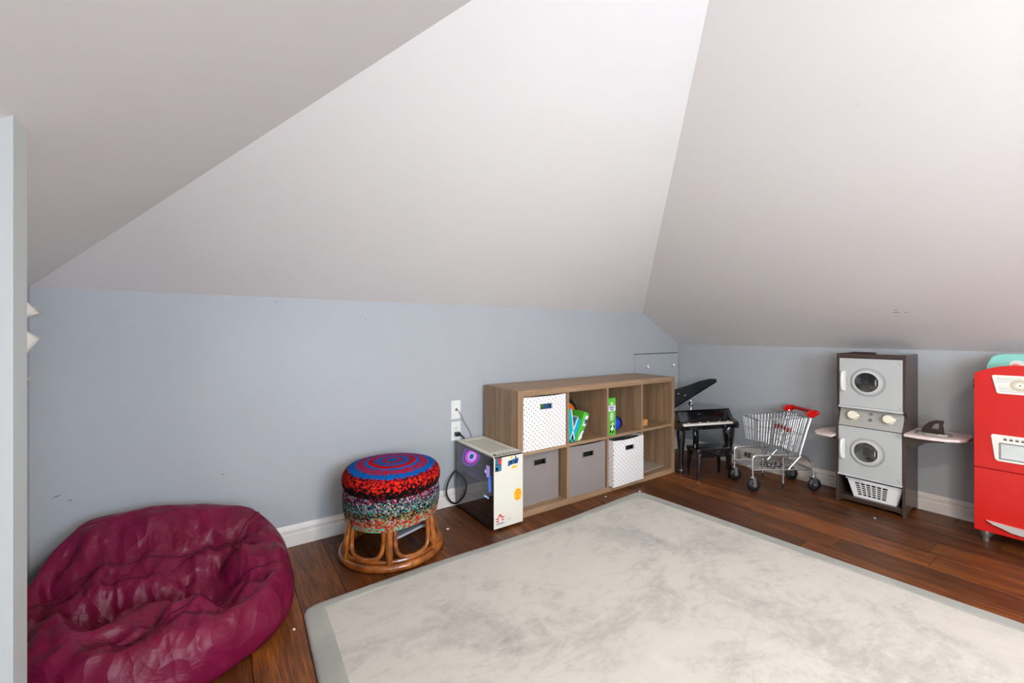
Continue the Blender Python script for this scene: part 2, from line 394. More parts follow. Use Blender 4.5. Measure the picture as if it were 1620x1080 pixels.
# ------------------------------------------------------------------ rug
def rug():
    TL,TR,BR,BL=Vector((-3.425,-0.635)),Vector((-1.285,-0.572)),Vector((-1.10,-3.35)),Vector((-3.52,-3.30))
    def at(s,t):
        p=(TL*(1-s)+TR*s)*(1-t)+(BL*(1-s)+BR*s)*t
        bow=0.012*math.sin(PI*s*2.3+0.4)*(1-t) ; return Vector((p.x+0.008*math.sin(4*t+1),p.y+bow))
    k=NT('pale_suede_rug'); v=k.coord()
    f=k.noise(v,2.6,7,0.66,0.9); g=k.noise(k.coord(scale=(1.0,1.9,1),rot=(0,0,0.7)),7.0,5,0.7,1.2); m3=k.noise(v,0.9,2,0.5,0.3)
    fn=k.noise(k.coord(scale=(1.0,1.6,1),rot=(0,0,-0.5)),19.0,5,0.75,0.8)
    h=k.math('ADD',k.math('ADD',k.math('MULTIPLY',f,0.42),k.math('MULTIPLY',g,0.22)),k.math('ADD',k.math('MULTIPLY',m3,0.24),k.math('MULTIPLY',fn,0.12)))
    k.base(k.ramp(h,[(0.36,lin((150,148,141))),(0.44,lin((174,170,161))),(0.50,lin((192,187,177))),(0.62,lin((200,195,185)))]))
    k.rough(0.92); k.b.inputs['Sheen Weight'].default_value=0.25
    k.bump(k.noise(v,300,2),0.15,0.0008)
    kb=NT('grey_suede_border'); vb=kb.coord(); fb=kb.noise(vb,3.5,5,0.6,0.8)
    kb.base(kb.ramp(fb,[(0.3,lin((138,139,132))),(0.7,lin((164,164,155)))])); kb.rough(0.92); kb.b.inputs['Sheen Weight'].default_value=0.25
    kb.bump(kb.noise(vb,300,2),0.15,0.0008)
    root=thing('rug','large pale grey suede rug with a grey border on the wood floor','rug',(0,0,0))
    TH=0.019; bl,bf,br,bn=0.082/2.2,0.055/2.7,0.075/2.2,0.03
    def H(s,t): 
        p=at(s,t); return TH+0.002*noise.noise(Vector((p.x*2.2,p.y*2.2,0.3)))+0.0015*noise.noise(Vector((p.x*6,p.y*6,2.1)))
    # field
    bm=new_bm(); nx,ny=54,66; G=[]
    for j in range(ny+1):
        row=[]
        for i in range(nx+1):
            s=bl+(1-bl-br)*i/nx; t=bf+(1-bf-bn)*j/ny; p=at(s,t)
            e=min(i,nx-i,j,ny-j); z=H(s,t)-(0.0025 if e==0 else 0.0)
            row.append(bm.verts.new((p.x,p.y,z)))
        G.append(row)
    for j in range(ny):
        for i in range(nx): bm.faces.new((G[j][i],G[j][i+1],G[j+1][i+1],G[j+1][i]))
    obj('field',bm,k.m,root,smooth=True,ang=None)
    # border: closed loop strip with rolled outer edge down to the floor
    loop=[]
    def path(s0,t0,s1,t1,n):
        for i in range(n): loop.append((s0+(s1-s0)*i/n,t0+(t1-t0)*i/n))
    path(0,0,1,0,50); path(1,0,1,1,60); path(1,1,0,1,50); path(0,1,0,0,60)
    bm=new_bm(); rows=[]
    def rc(s,t):   # rounded outer corner
        r=0.016
        for cs,ct in ((0,0),(1,0),(0,1),(1,1)):
            ds,dt=abs(s-cs),abs(t-ct)
            if ds<r and dt<r:
                a=r-ds; b=r-dt; L=math.hypot(a,b)
                if L>r: a*=r/L; b*=r/L; s=abs(cs-(r-a)); t=abs(ct-(r-b))
        return s,t
    for (s,t) in loop:
        so,to=rc(s,t)
        si=min(max(s,bl),1-br); ti=min(max(t,bf),1-bn)
        po=at(so,to); pi=at(si,ti); d=(po-pi); L=d.length; d=d/L if L>1e-6 else d
        col=[]
        h=H(s,t)
        for f_,z in ((0,h-0.0028),(0.02,h-0.0004),(0.25,h),(0.6,h),(0.88,h-0.0008),(0.96,h-0.004),(1.0,h-0.010),(0.985,0.0005)):
            q=pi+(po-pi)*f_; col.append(bm.verts.new((q.x,q.y,z)))
        rows.append(col)
    n=len(rows)
    for i in range(n):
        a,b=rows[i],rows[(i+1)%n]
        for kx in range(len(a)-1):
            try: bm.faces.new((a[kx],b[kx],b[kx+1],a[kx+1]))
            except ValueError: pass
    obj('border',bm,kb.m,root,smooth=True,ang=None)
rug()

# ------------------------------------------------------------------ cube shelf
KX,KY=-2.219,-0.427; KW,KD,KH=1.546,0.392,0.77; OT,IT=0.038,0.018
M['oak_x']=wood('grey_oak_along',(128,100,74),(178,147,114),'x')
M['oak_z']=wood('grey_oak_upright',(122,95,70),(176,145,112),'z')
M['oak_d']=wood('grey_oak_deep',(140,112,80),(182,154,116),'y')
shelf=thing('cube_shelf','long grey oak cube shelf with eight compartments against the wall','shelf',(KX,KY,0))
ZM=0.385
obj('side_panel',B(0,OT,0,KD,0,KH),M['oak_z'],shelf,bevel=0.0015)
obj('side_panel',B(KW-OT,KW,0,KD,0,KH-0.002),M['oak_z'],shelf,bevel=0.0015)
obj('top_panel',B(OT,KW-OT,0,KD,KH-OT,KH),M['oak_x'],shelf,bevel=0.0015)
obj('bottom_panel',B(OT,KW-OT,0,KD,0,OT),M['oak_x'],shelf,bevel=0.0015)
cw=(KW-2*OT-3*IT)/4
cells=[OT+i*(cw+IT) for i in range(4)]      # left inner edge of each column
for i in range(3):
    x=cells[i]+cw; obj('divider',B(x,x+IT,0.001,KD-0.008,OT,KH-OT),M['oak_z'],shelf,bevel=0.001)
for i in range(4):
    obj('shelf_board',B(cells[i],cells[i]+cw,0.002,KD-0.008,ZM-IT/2,ZM+IT/2),M['oak_x'],shelf,bevel=0.001)
obj('back_panel',B(OT,KW-OT,KD-0.008,KD-0.002,OT,KH-OT),M['oak_z'],shelf)
ZL,ZU=OT,ZM+IT/2      # floors of the lower and upper compartments

# ------------------------------------------------------------------ storage bins
M['dotw']=dots('white_fabric_black_dots',(232,229,226),(42,40,44),0.0225,0.0032)
M['greyfab']=pbr('taupe_grey_fabric',(138,129,126),0.85,var=0.05,scale=4,bump=0.2,bscale=300)
M['dark_filler']=pbr('dark_filler_black',(30,28,28),0.9)  # near black, fills in shade inside bins and basket; also the stool cushion
def bin_(label,cx,y,z,m,s=0.335,h=0.335,tilt=0,yaw=0,holez=0.80,sag=0.004):
    t=thing('storage_bin',label,'bin',(KX+cx,KY+y,z),R(yaw),'fabric bins in the cube shelf')
    t.rotation_euler=(R(tilt),0,R(yaw))
    d=0.335; th=0.006; hw,hh=0.048,0.017; hz=h*holez
    bm=new_bm()
    # front sheet with a real cut-out, slightly sagging top edge
    xs=[-s/2,-s/4,-hw,0,hw,s/4,s/2]; zs=[0,h*0.35,hz-hh,hz+hh,h]
    for yy in (0,th):
        V={}
        for i,x in enumerate(xs):
            for j,zz in enumerate(zs):
                bow=0.006*math.cos(PI*x/s)*math.sin(PI*min(zz/h,1)*0.9)
                top=-sag*math.cos(PI*x/s) if j==4 else 0
                V[i,j]=bm.verts.new((x,yy-bow,zz+top))
        for i in range(6):
            for j in range(4):
                if j==2 and i in (2,3): continue
                bm.faces.new((V[i,j],V[i+1,j],V[i+1,j+1],V[i,j+1]))
    obj('front',bm,m,t,smooth=True,ang=None)
    b2=new_bm()
    box(b2,-s/2,-s/2+th,th*0.5,d,0,h); box(b2,s/2-th,s/2,th*0.5,d,0,h); box(b2,-s/2,s/2,d-th,d,0,h); box(b2,-s/2,s/2,0.002,d,0,th)
    obj('body',b2,m,t)
    fr=new_bm(); ring_plate(fr,[(-hw-0.004,hz-hh-0.004),(hw+0.004,hz-hh-0.004),(hw+0.004,hz+hh+0.004),(-hw-0.004,hz+hh+0.004)],[(-hw,hz-hh),(hw,hz-hh),(hw,hz+hh),(-hw,hz+hh)],'y',-0.0085,-0.004)
    obj('handle_hole_edge',fr,m,t)
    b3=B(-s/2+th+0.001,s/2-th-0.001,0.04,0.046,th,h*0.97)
    obj('dark_filler',b3,M['dark_filler'],t)  # dark sheet added behind the handle hole, stands in for inner shade
    return t
bin_('white dotted fabric bin in the upper row beside the computer',cells[0]+cw/2,0.006,ZU,M['dotw'],s=0.342,h=0.332)
bin_('taupe bin half hidden behind the white computer tower',cells[0]+cw/2-0.006,0.06,ZL,M['greyfab'],s=0.325,h=0.325,yaw=1)
bin_('taupe bin in the lower row below the teal toy case',cells[1]+cw/2-0.003,0.008,ZL,M['greyfab'],s=0.335,h=0.33,yaw=-1)
bin_('white dotted bin hanging forward in the lower row below the green box',cells[2]+cw/2-0.002,-0.032,ZL+0.001,M['dotw'],s=0.334,h=0.325,tilt=0.0,yaw=1.5,sag=0.008)
t=thing('toy_car','green and blue toy seen through the handle hole of the upper dotted bin','toy',(KX+cells[0]+cw/2,KY+0.022,ZU+0.008))
obj('body',B(-0.08,0.0,0.0,0.016,0.0,0.30),pbr('leaf_green_plastic',(60,110,40),0.4,var=0.3,scale=50),t,bevel=0.004)
obj('body',B(0.0,0.08,0.0,0.016,0.0,0.295),pbr('sea_blue_plastic',(30,80,120),0.4,var=0.3,scale=50),t,bevel=0.004)
sh=tag(obj('cardboard_sheet',B(-0.15,0.17,-0.155,0.155,0,0.005),pbr('beige_card',(168,155,140),0.8),None,bevel=0.001),'beige card sheet lying flat in the open lower compartment','sheet')
sh.location=(KX+cells[3]+cw/2-0.005,KY+0.215,ZL+0.0005); sh.rotation_euler=(0,0,R(4))

# ------------------------------------------------------------------ toys in the shelf
M['teal']=pbr('teal_plastic',(0,172,188),0.35,var=0.05)
M['green']=pbr('bright_green_card',(88,190,52),0.45,var=0.04)
M['orange']=pbr('orange_plastic',(232,104,24),0.4)
M['black']=pbr('black_plastic',(18,18,20),0.35)
M['blue']=pbr('blue_plastic',(28,62,190),0.3)
# V-shaped open teal case
t=thing('toy_case','open teal toy case with white rims in the upper shelf row','toy',(KX+cells[1]+0.050,KY+0.03,ZU))
def leaf(name,ang,h,mats,d=0.145):
    m=Matrix.Rotation(R(ang),4,'Y')
    o=obj(name,B(-0.022,0.022,0,d,0.012,h,M=m),M['teal'],t,bevel=0.006)
    bm=new_bm(); 
    xi=0.0225 if ang<0 else -0.0225
    for a in ((xi-0.003,xi+0.003,-0.003,0.004,0.012,h+0.004),(xi-0.003,xi+0.003,-0.003,d,h,h+0.006)): box(bm,*a,M=m)
    obj('rim',bm,M['white'],o)
    return o
leaf('case_half',-7,0.215,None); leaf('case_lid',27,0.165,None)
obj('hinge',LA([(0,0),(0.016,0),(0.016,0.145),(0,0.145)],16,(0,0,0.016),'y'),M['teal'],t,smooth=True)
m=Matrix.Rotation(R(27),4,'Y')
obj('print',B(-0.0245,-0.0225,0.02,0.13,0.05,0.15,M=m),pbr('purple_print',(120,80,140),0.5,var=0.5,scale=60),t)
# orange and black ring standing behind it
t=thing('toy_ring','orange and black ring toy behind the teal case','toy',(KX+cells[1]+0.140,KY+0.215,ZU+0.132))
def torus(bm,Rr,r,n=36,k=10,a0=0,a1=360,sy=1.0):
    pts=[(Rr*math.cos(R(a0+(a1-a0)*i/n)),0,Rr*math.sin(R(a0+(a1-a0)*i/n))*sy) for i in range(n+(0 if a1-a0==360 else 1))]
    tube(bm,pts,r,k,closed=(a1-a0==360))
bm=new_bm(); torus(bm,0.086,0.024); obj('ring',bm,M['orange'],t,smooth=True)
bm=new_bm(); torus(bm,0.116,0.016); obj('outer_ring',bm,M['black'],t,smooth=True)
# leaning patterned green book
k=NT('busy_picture_cover'); v=k.coord(); vo=k.add('ShaderNodeTexVoronoi'); vo.inputs['Scale'].default_value=38; k.wire(v,vo.inputs['Vector'])
sp=k.add('ShaderNodeSeparateColor'); k.wire(vo.outputs['Color'],sp.inputs[0])
k.base(k.ramp(sp.outputs[0],[(0,lin((225,232,226))),(0.3,lin((70,180,60))),(0.5,lin((232,120,40))),(0.62,lin((16,90,84))),(0.8,lin((230,236,230)))],True)); k.rough(0.4)
t=thing('picture_book','green picture book leaning against the teal case','book',(KX+cells[1]+0.084,KY+0.035,ZU+0.001))
m=Matrix.Rotation(R(26),4,'Y')
obj('block',B(0.003,0.046,0.006,0.135,0.003,0.205,M=m),M['white'],t)
obj('spine',B(0.0,0.022,0,0.006,0.0,0.208,M=m),M['green'],t,bevel=0.002)
obj('picture',B(0.022,0.049,0,0.006,0.0,0.208,M=m),k.m,t,bevel=0.002)
obj('cover',B(0.046,0.049,0.006,0.138,0.0,0.208,M=m),k.m,t)
obj('cover',B(0.0,0.003,0.006,0.138,0.0,0.208,M=m),M['green'],t)
# green game box with panda
t=thing('game_box','tall green game box with a panda printed on the front','box',(KX+cells[2]+0.004,KY+0.012,ZU))
bw,bh=0.080,0.262
obj('carton',B(0,bw,0,0.20,0,bh),M['green'],t,bevel=0.0015)
W=M['white']
obj('title_band',B(0.002,bw-0.002,-0.0008,0.001,bh-0.092,bh-0.052),W,t)
nb=pbr('navy_print',(40,70,140),0.5)
for i,(z,l) in enumerate(((bh-0.064,0.052),(bh-0.080,0.040))):
    bm=new_bm(); random.seed(5+i); x=bw/2-l/2
    while x<bw/2+l/2-0.004:
        wv=random.uniform(0.004,0.007); hh=random.uniform(0.0045,0.006)
        ring_plate(bm,[(x,z-hh),(x+wv,z-hh),(x+wv,z+hh),(x,z+hh)],[(x+0.0016,z-hh+0.003),(x+wv-0.0016,z-hh+0.003),(x+wv-0.0016,z+hh-0.003),(x+0.0016,z+hh-0.003)],'y',-0.0014,-0.0008); x+=wv+0.0015
    obj('title_print',bm,nb,t)
for i,(z,l) in enumerate(((bh-0.034,0.022),(bh-0.042,0.020),(bh-0.106,0.026),(bh-0.118,0.032),(bh-0.130,0.036),(bh-0.142,0.034),(bh-0.154,0.028))):
    bm=new_bm(); random.seed(40+i); x=bw/2-l/2
    while x<bw/2+l/2-0.003:
        wv=random.uniform(0.003,0.006); box(bm,x,x+wv,-0.001,0.0005,z-0.0038,z+0.0038); x+=wv+0.0012
    obj('print_line',bm,W,t)
def blob(cx,cz,rx,rz,mm,dep,name,rot=0):
    pts=[]
    for x,z in ellipse(0,0,rx,rz,16): pts.append((cx+x*math.cos(rot)-z*math.sin(rot),cz+x*math.sin(rot)+z*math.cos(rot)))
    obj(name,PR(pts,'y',-dep,0.0005),mm,t)
bx_=bw*0.56
blob(bx_,0.048,0.016,0.020,W,0.0010,'panda_body',-0.4); blob(bx_+0.004,0.078,0.015,0.013,W,0.0012,'panda_head')
for dx,dz,rx,rz,ro in ((-0.008,0.089,0.005,0.005,0),(0.016,0.089,0.005,0.005,0),(-0.002,0.078,0.003,0.004,0),(0.009,0.078,0.003,0.004,0),(0.016,0.058,0.006,0.014,0.5),(-0.014,0.060,0.005,0.014,-0.7),(-0.018,0.026,0.006,0.013,-0.5),(0.004,0.022,0.006,0.013,-0.3)):
    blob(bx_+dx,dz,rx,rz,M['black'],0.0016,'panda_patch',ro)
blob(0.006,0.088,0.006,0.010,M['orange'],0.001,'berry_print')
obj('side_band',B(0.001,0.003,-0.0006,0.2,0.004,0.008),W,t)
# blue ball toy
t=thing('ball_toy','blue ball toy with a dark ring beside the green game box','toy',(KX+cells[2]+0.150,KY+0.10,ZU+0.056))
bm=new_bm(); lathe(bm,[(0.056*math.sin(PI*i/14),-0.056*math.cos(PI*i/14)) for i in range(15)],24,(0,0,0),'x'); obj('ball',bm,M['blue'],t,smooth=True,ang=None)
obj('collar',LA([(0.036,0.040),(0.044,0.044),(0.042,0.058),(0.03,0.062),(0,0.062)],24,(0,0,0),'x'),M['black'],t,smooth=True)
obj('cap',LA([(0.018,0.060),(0.026,0.066),(0.026,0.078),(0.018,0.084),(0,0.085)],20,(0,0,0.004),'x'),pbr('violet_plastic',(70,70,170),0.35),t,smooth=True)
# wooden block toy
t=thing('block_toy','small pale wooden block toy on the upper shelf board','toy',(KX+cells[3]+0.062,KY+0.075,ZU))
M['pine']=wood('pine',(196,140,78),(224,172,108),'x')
for i in range(3):
    obj('slat',B(-0.02,0.085,0.0,0.055,0.002+i*0.016,0.013+i*0.016),M['pine'],t,bevel=0.002)
for x in (-0.012,0.02,0.052,0.078): obj('peg',B(x-0.004,x+0.004,-0.003,0.058,0.0,0.048),M['pine'],t,bevel=0.001)

# ------------------------------------------------------------------ computer tower
PX,PY,PW_,PD_,PH_=-2.430,-0.485,0.206,0.455,0.425
M['case']=pbr('cream_white_steel',(222,219,206),0.4,var=0.015)
pc=thing('computer_tower','white computer tower with glass side and stickers beside the cube shelf','computer',(PX,PY,0))
z0=0.014
obj('front_panel',B(0.004,PW_,0,0.018,z0,PH_),M['case'],pc,bevel=0.003)
obj('right_panel',B(PW_-0.003,PW_,0.018,PD_,z0,PH_-0.002),M['case'],pc)
obj('back_panel',B(0,PW_-0.003,PD_-0.004,PD_,z0,PH_-0.002),M['case'],pc)
tp=new_bm(); ring_plate(tp,[(0,0),(PW_,0),(PW_,PD_),(0,PD_)],[(0.03,0.085),(PW_-0.03,0.085),(PW_-0.03,PD_-0.045),(0.03,PD_-0.045)],'z',PH_-0.012,PH_)
obj('top_panel',tp,M['case'],pc)
obj('top_filter',B(0.03,PW_-0.03,0.085,PD_-0.045,PH_-0.010,PH_-0.002),pbr('filter_mesh',(196,192,178),0.8,bump=0.5,bscale=900),pc)
for x in (0.062,0.086,0.109,0.134,0.156): obj('port',B(x-0.005,x+0.005,0.030,0.037,PH_-0.001,PH_+0.0006),M['black'],pc)
obj('power_button',LA([(0,PH_-0.001),(0.009,PH_-0.001),(0.009,PH_+0.001),(0,PH_+0.001)],16,(0.028,0.03,0)),M['black'],pc)
obj('bottom_panel',B(0,PW_-0.003,0.004,PD_-0.004,z0,z0+0.006),M['black'],pc)
inner=pbr('slate_steel',(58,60,74),0.5)
obj('tray',B(PW_-0.012,PW_-0.006,0.03,PD_-0.01,0.12,PH_-0.014),inner,pc)
obj('shroud',B(0.008,PW_-0.012,0.03,PD_-0.008,z0+0.006,0.125),M['black'],pc)
gg=NT('smoked_glass'); tr=gg.add('ShaderNodeBsdfTransparent'); tr.inputs[0].default_value=(0.62,0.62,0.68,1)
gl=gg.add('ShaderNodeBsdfGlossy'); gl.inputs['Roughness'].default_value=0.015
lw=gg.add('ShaderNodeLayerWeight'); lw.inputs[0].default_value=0.22
mx=gg.add('ShaderNodeMixShader'); gg.wire(gg.math('ADD',gg.math('MULTIPLY',lw.outputs['Facing'],0.55),0.04),mx.inputs[0]); gg.wire(tr.outputs[0],mx.inputs[1]); gg.wire(gl.outputs[0],mx.inputs[2]); gg.wire(mx.outputs[0],gg.out.inputs[0])
obj('glass_panel',B(-0.004,0.0,0.0,PD_,z0,PH_-0.004),gg.m,pc)
fb=new_bm(); ring_plate(fb,[(0.0,z0),(PD_,z0),(PD_,PH_-0.006),(0.0,PH_-0.006)],[(0.022,z0+0.01),(PD_-0.008,z0+0.01),(PD_-0.008,PH_-0.022),(0.022,PH_-0.022)],'x',0.0003,0.0035)
obj('glass_frame',fb,M['black'],pc)
# lit fan at the back, cooler and memory with coloured light
pink=emit('pink_light',(235,70,215),2.2); viol=emit('violet_glow',(150,90,215),0.9); ice=emit('white_blue_light',(170,215,255),2.2); blu=emit('blue_light',(40,130,255),1.8)
fx,fy,fz=0.085,PD_-0.035,0.318
def fring(r,rt,m,nm,par,y):
    bm=new_bm(); tube(bm,[(fx+r*math.cos(2*PI*i/32),y,fz+r*math.sin(2*PI*i/32)) for i in range(32)],rt,8,closed=True); return obj(nm,bm,m,par,smooth=True)
fan=fring(0.060,0.007,viol,'fan',pc,fy-0.012)
obj('fan_disc',LA([(0,fy-0.012),(0.058,fy-0.012),(0.058,fy),(0,fy)],32,(fx,0,fz),'y'),pbr('violet_blades',(96,70,130),0.4),fan)
fring(0.036,0.008,pink,'light_ring',fan,fy-0.016); fring(0.022,0.0045,ice,'inner_ring',fan,fy-0.018)
cy_=0.085
obj('cooler',LA([(0,0.015),(0.036,0.015),(0.036,0.06),(0,0.06)],28,(0,cy_+0.02,0.315),'x'),M['black'],pc,smooth=True)
obj('cooler_light',B(0.013,0.016,cy_-0.02,cy_+0.012,0.285,0.352),emit('lilac_light',(205,165,240),1.8),pc)
obj('emblem',PR([(cy_+0.012,0.306),(cy_+0.034,0.306),(cy_+0.023,0.326)],'x',0.012,0.015),ice,pc)
obj('memory_stick',B(0.012,0.02,cy_-0.026,cy_-0.016,0.205,0.30),blu,pc)
obj('memory_stick',B(0.022,0.03,cy_-0.004,cy_+0.004,0.215,0.275),blu,pc)
obj('graphics_card',B(0.03,0.17,0.10,PD_-0.03,0.20,0.23),pbr('steel_dark',(88,92,104),0.35,metal=0.6),pc)
obj('light_strip',B(0.008,0.011,cy_-0.02,cy_+0.03,0.167,0.176),ice,pc)
for x in (0.02,PW_-0.035):
    for y in (0.03,PD_-0.05): obj('foot',B(x,x+0.016,y,y+0.03,0,z0),M['black'],pc,bevel=0.002)
# stickers on the front
def sticker(name,pts,m,dep=0.0006,parent=None): return obj(name,PR(pts,'y',-dep,0.0),m,parent or pc)
red=pbr('sticker_red',(206,52,44),0.4,var=0.1,scale=90); tl=pbr('sticker_teal',(26,118,150),0.4,var=0.2,scale=90); nv=pbr('sticker_navy',(24,34,66),0.4); yl=pbr('sticker_yellow',(250,190,40),0.4,var=0.03); org=pbr('sticker_orange',(225,110,30),0.4); stb=pbr('sticker_blue',(40,92,150),0.4,var=0.15,scale=80)
s=sticker('sticker',[(0.012,PH_-0.088),(0.053,PH_-0.086),(0.056,PH_-0.012),(0.014,PH_-0.014)],nv)
for (x0,x1,a,b,mm) in ((0.016,0.033,0.050,0.084,tl),(0.036,0.051,0.054,0.083,tl),(0.016,0.033,0.018,0.046,tl),(0.035,0.053,0.016,0.050,red),(0.018,0.030,0.064,0.080,red)):
    sticker('sticker_patch',[(x0,PH_-b),(x1,PH_-b),(x1,PH_-a),(x0,PH_-a)],mm,0.0011,s)
s=sticker('sticker',[(0.098,PH_-0.070),(0.107,PH_-0.068),(0.130,PH_-0.062),(0.168,PH_-0.062),(0.174,PH_-0.034),(0.160,PH_-0.030),(0.150,PH_-0.010),(0.146,PH_-0.012),(0.150,PH_-0.032),(0.100,PH_-0.040)],stb)
for cx in (0.119,0.153): sticker('lens',ellipse(cx,PH_-0.049,0.011,0.009,14),nv,0.0011,s)
s2=sticker('lettering_patch',rrect(0.124,0.160,PH_-0.086,PH_-0.072,0.004),yl,0.0008,s)
sticker('star_print',ellipse(0.124,PH_-0.022,0.009,0.008,5),yl,0.0008,s)
s=sticker('sticker',ellipse(0.168,0.182,0.028,0.036,32),yl,0.0007)
for i,(l,zz) in enumerate(((0.026,0.204),(0.040,0.188),(0.018,0.173),(0.036,0.158))):
    bm=new_bm(); random.seed(i); x=0.168-l/2
    while x<0.168+l/2-0.003:
        wv=random.uniform(0.004,0.007); hh=0.0048
        ring_plate(bm,[(x,zz-hh),(x+wv,zz-hh),(x+wv,zz+hh),(x,zz+hh)],[(x+0.0014,zz-hh+0.0018),(x+wv-0.0014,zz-hh+0.0018),(x+wv-0.0014,zz+hh-0.0018),(x+0.0014,zz+hh-0.0018)],'y',-0.0012,-0.0006); x+=wv+0.0014
    obj('sticker_lettering',bm,org,s)
s=sticker('sticker',ellipse(0.046,0.068,0.014,0.026,20),red,0.0006)
sticker('bird_body',ellipse(0.046,0.062,0.010,0.017,18),W,0.0010,s); sticker('bird_face',ellipse(0.045,0.077,0.006,0.006,14),W,0.0012,s)
sticker('bird_eye',ellipse(0.048,0.079,0.0018,0.002,8),M['black'],0.0016,s)
for dx,dz in ((-0.022,0.008),(0.022,0.012),(0.018,-0.002),(-0.020,-0.006)): sticker('red_stroke',rrect(0.046+dx-0.007,0.046+dx+0.007,0.062+dz-0.003,0.062+dz+0.003,0.002),red,0.0008,s)
for dx in (-0.016,0.002,0.020): sticker('grey_stroke',ellipse(0.046+dx,0.040,0.009,0.004,12),pbr('pale_print',(150,150,170),0.5),0.0007,s)
obj('maker_mark',T([(0.098+0.002*i,-0.0004,0.055+(0.0032 if i%2 else -0.0022)*(1-0.05*i)) for i in range(11)],0.0007,5),pbr('grey_print',(150,150,146),0.5),pc)

# ------------------------------------------------------------------ wall plates, plugs and cables
for nm,zc,lab in (('wall_plate',0.617,'white switch plate with a thin grey cable above the power outlet'),('power_outlet',0.478,'white power outlet with a black plug above the computer')):
    t=thing(nm,lab,'outlet',(-2.419,0,zc))
    obj('plate',B(-0.035,0.035,-0.006,0,-0.061,0.061),M['white'],t,bevel=0.003)
    obj('insert',B(-0.018,0.018,-0.009,-0.005,-0.036,0.036),M['white'],t,bevel=0.002)
    dk=pbr('slot_dark',(60,60,62),0.6)
    if nm=='power_outlet':
        for zz in (0.018,-0.02):
            for x in (-0.007,0.006): obj('slot',B(x-0.0012,x+0.0012,-0.0096,-0.008,zz,zz+0.009),dk,t)
            obj('ground_hole',LA([(0,-0.0096),(0.0026,-0.0096),(0.0026,-0.008),(0,-0.008)],10,(0,0,zz-0.006),'y'),dk,t)
    else:
        obj('jack',B(-0.006,0.008,-0.012,-0.008,-0.006,0.012),pbr('steel_jack',(160,150,130),0.3,metal=0.7),t,bevel=0.001)
        obj('screw',LA([(0,-0.0075),(0.003,-0.007),(0.003,-0.005),(0,-0.005)],10,(0,0,-0.048),'y'),M['white'],t)
cb=thing('power_cable','black power cable plugged into the lower outlet','cable',(-2.419,-0.009,0.462))
obj('plug',B(-0.014,0.018,-0.032,0.0,-0.013,0.013),M['black'],cb,bevel=0.004)
obj('cord',T(smooth_pts([(0.016,-0.022,0.0),(0.045,-0.020,-0.03),(0.075,-0.008,-0.075),(0.09,-0.004,-0.14),(0.088,-0.004,-0.25)]),0.0045,8),M['black'],cb,smooth=True)
tag(obj('data_cable',T(smooth_pts([(-2.414,-0.012,0.618),(-2.40,-0.016,0.605),(-2.36,-0.014,0.53),(-2.315,-0.012,0.455),(-2.29,-0.010,0.36)]),0.0022,6),pbr('grey_cable',(128,126,126),0.5),smooth=True),'thin grey cable running from the upper wall plate down behind the computer','cable')
tag(obj('floor_cable',T(smooth_pts([(-2.425,-0.022,0.225),(-2.450,-0.030,0.215),(-2.492,-0.040,0.165),(-2.505,-0.042,0.105),(-2.482,-0.04,0.05),(-2.445,-0.034,0.02),(-2.41,-0.024,0.012)]),0.0055,8),M['black'],smooth=True),'black cable looping out behind the computer by the baseboard','cable')

